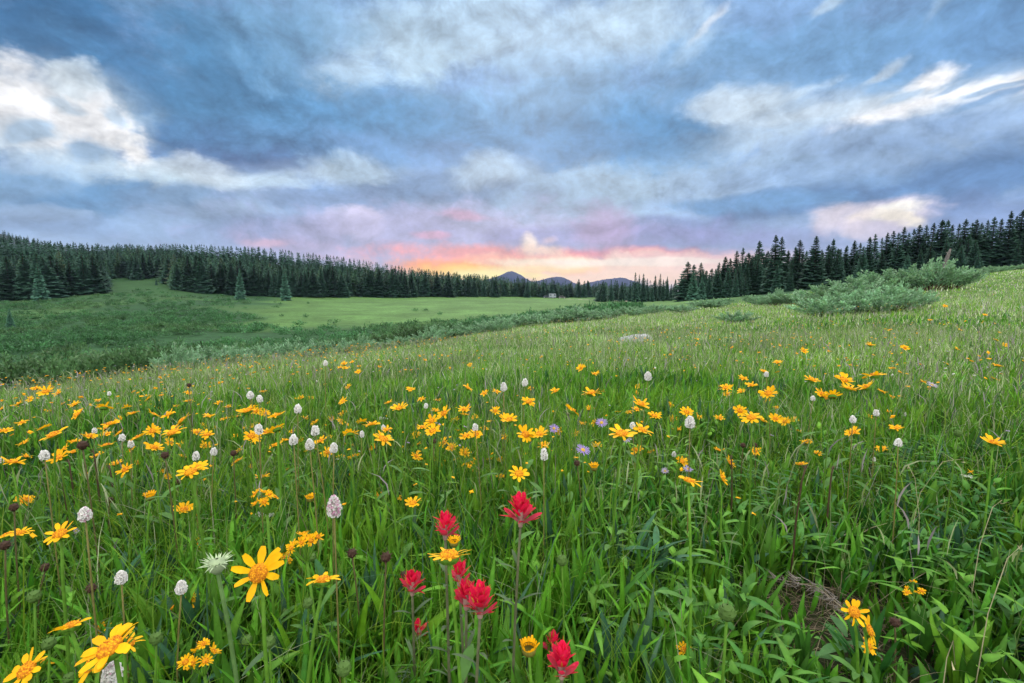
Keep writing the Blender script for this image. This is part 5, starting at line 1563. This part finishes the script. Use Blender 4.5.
def far_car(px, dep, body, label):
    x, y, z = at(px, dep)
    c = empty('parked_car', (x, y, z)); tag(c, label, 'car')
    mb = MB(); box(mb, (0, 0, .72), (4.3, 1.75, .72), body, 0, .06); mb.build('body', [M_PLAIN], c, False)
    mb = MB(); box(mb, (-.25, 0, 1.40), (2.5, 1.6, .62), body * .9, 0, .28); mb.build('cabin', [M_PLAIN], c, False)
    mb = MB(); box(mb, (-.25, -.74, 1.36), (1.9, .05, .36), np.array([.03, .035, .04])); mb.build('window', [M_GLASS], c, False)
    for wx in (-1.35, 1.35):
        for wy in (-.8, .8): wheel(c, (wx, wy, .34), .34, .2)
far_car(546.5, 288, np.array([.02, .035, .06]), 'dark blue car beside the left end of the white trailer')
far_car(562, 283, np.array([.05, .05, .05]), 'low dark grey car just right of the white trailer')
# dirt track in front of it
tm = MB()
tp = [(566, 262), (585, 240), (600, 222), (612, 205), (622, 190), (628, 172)]
L_, R_ = [], []
pts = np.array([at(c, d) for c, d in tp])
tt = np.linspace(0, len(tp) - 1, 60)
cx = np.interp(tt, range(len(tp)), pts[:, 0]); cy = np.interp(tt, range(len(tp)), pts[:, 1])
V = np.concatenate([np.stack([cx - 1.3, cy + .5, zg(cx - 1.3, cy + .5) + .06], 1), np.stack([cx + 1.3, cy - .5, zg(cx + 1.3, cy - .5) + .06], 1)])
tm.add(V, [[i, i + 60, i + 61, i + 1] for i in range(59)], np.array([.34, .30, .26]))
tag(tm.build('dirt_track', [M_GROUND]), 'pale dirt track leading to the white trailer', 'track', kind='structure')

# ------------------------------------------------------------------ distant hills
def hill(name, dep, prof, thick, label, colr, seed):
    """a ridge: silhouette rows by column, with a slope of real depth"""
    px = np.arange(prof[0][0], prof[-1][0] + .1, 1.5)
    top = np.interp(px, [p[0] for p in prof], [p[1] for p in prof])
    k = np.array([1, 2, 3, 2, 1.]); k /= k.sum(); top = np.convolve(np.pad(top, 2, 'edge'), k, 'valid')
    x = (px - 512) / F * dep
    zt = (292 - top) / F * dep + .8
    rows = 22; V = []; cl = []
    for j in range(rows):
        t = j / (rows - 1)                # 0 front foot, .6 crest, 1 back
        s = math.sin(min(t / .6, 1) * math.pi / 2) if t <= .6 else 1 - (t - .6) / .4
        yy = dep + thick * (t - .6)
        xx = x * yy / dep
        nz = (vnoise(xx, np.full_like(xx, yy), thick * .12, seed) - .5) * np.clip(zt, 0, None) * .10 * (t < .58)
        zz = -12 + (zt + 12) * s + nz + (vnoise(xx, np.full_like(xx, yy), 13, seed + 3) - .5) * dep * .0022
        V.append(np.stack([xx, np.full_like(xx, yy), zz], 1))
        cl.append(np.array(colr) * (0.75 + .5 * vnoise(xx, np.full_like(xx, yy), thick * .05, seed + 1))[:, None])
    n = len(px); ii = np.arange(rows * n).reshape(rows, n)
    mb = MB(); mb.add(np.concatenate(V), np.stack([ii[:-1, :-1], ii[:-1, 1:], ii[1:, 1:], ii[1:, :-1]], -1).reshape(-1, 4), np.concatenate(cl))
    o = mb.build(name, [M_GROUND]); tag(o, label, 'mountain' if 'mountain' in name else 'hill', kind='structure'); return o
HAZED_WOOD = (.014, .024, .058)  # wooded slopes with the blue of distant haze put into the colour
hill('mountain', 3300, [(452, 290), (470, 284), (484, 281), (498, 276), (509, 272), (516, 273), (525, 278), (534, 283), (548, 290)], 900, 'blue conical mountain under the sunset, left of three', HAZED_WOOD, 81)
hill('mountain', 3000, [(520, 289), (532, 282), (546, 278.5), (558, 277), (566, 279), (574, 283), (584, 289)], 800, 'low blue mountain in the middle of three', HAZED_WOOD, 84)
hill('mountain', 3500, [(570, 290), (584, 284), (598, 280.5), (612, 278.5), (622, 278), (632, 281), (645, 286), (660, 291)], 900, 'broad bluish mountain right of three', HAZED_WOOD, 87)
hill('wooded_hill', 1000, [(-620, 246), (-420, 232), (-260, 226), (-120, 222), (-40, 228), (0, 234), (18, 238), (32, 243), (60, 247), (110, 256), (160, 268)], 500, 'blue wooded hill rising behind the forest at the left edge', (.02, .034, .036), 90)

# ------------------------------------------------------------------ evening haze
HAZE = 0.00005
if HAZE > 0:
    hm = MB(); box(hm, (0, 1900, 150), (6000, 5200, 460), (1, 1, 1))
    m = bpy.data.materials.new('haze'); m.use_nodes = True
    t = m.node_tree; t.nodes.clear()
    out = t.nodes.new('ShaderNodeOutputMaterial'); pv = t.nodes.new('ShaderNodeVolumePrincipled')
    pv.inputs['Color'].default_value = (.50, .60, 1.0, 1); pv.inputs['Density'].default_value = HAZE
    t.links.new(pv.outputs[0], out.inputs['Volume'])
    tag(hm.build('haze', [m], None, False), 'faint blue evening haze over the valley', 'haze', kind='stuff')
scene.cycles.volume_bounces = 0
scene.cycles.max_bounces = 6
scene.cycles.diffuse_bounces = 3
scene.cycles.transmission_bounces = 4
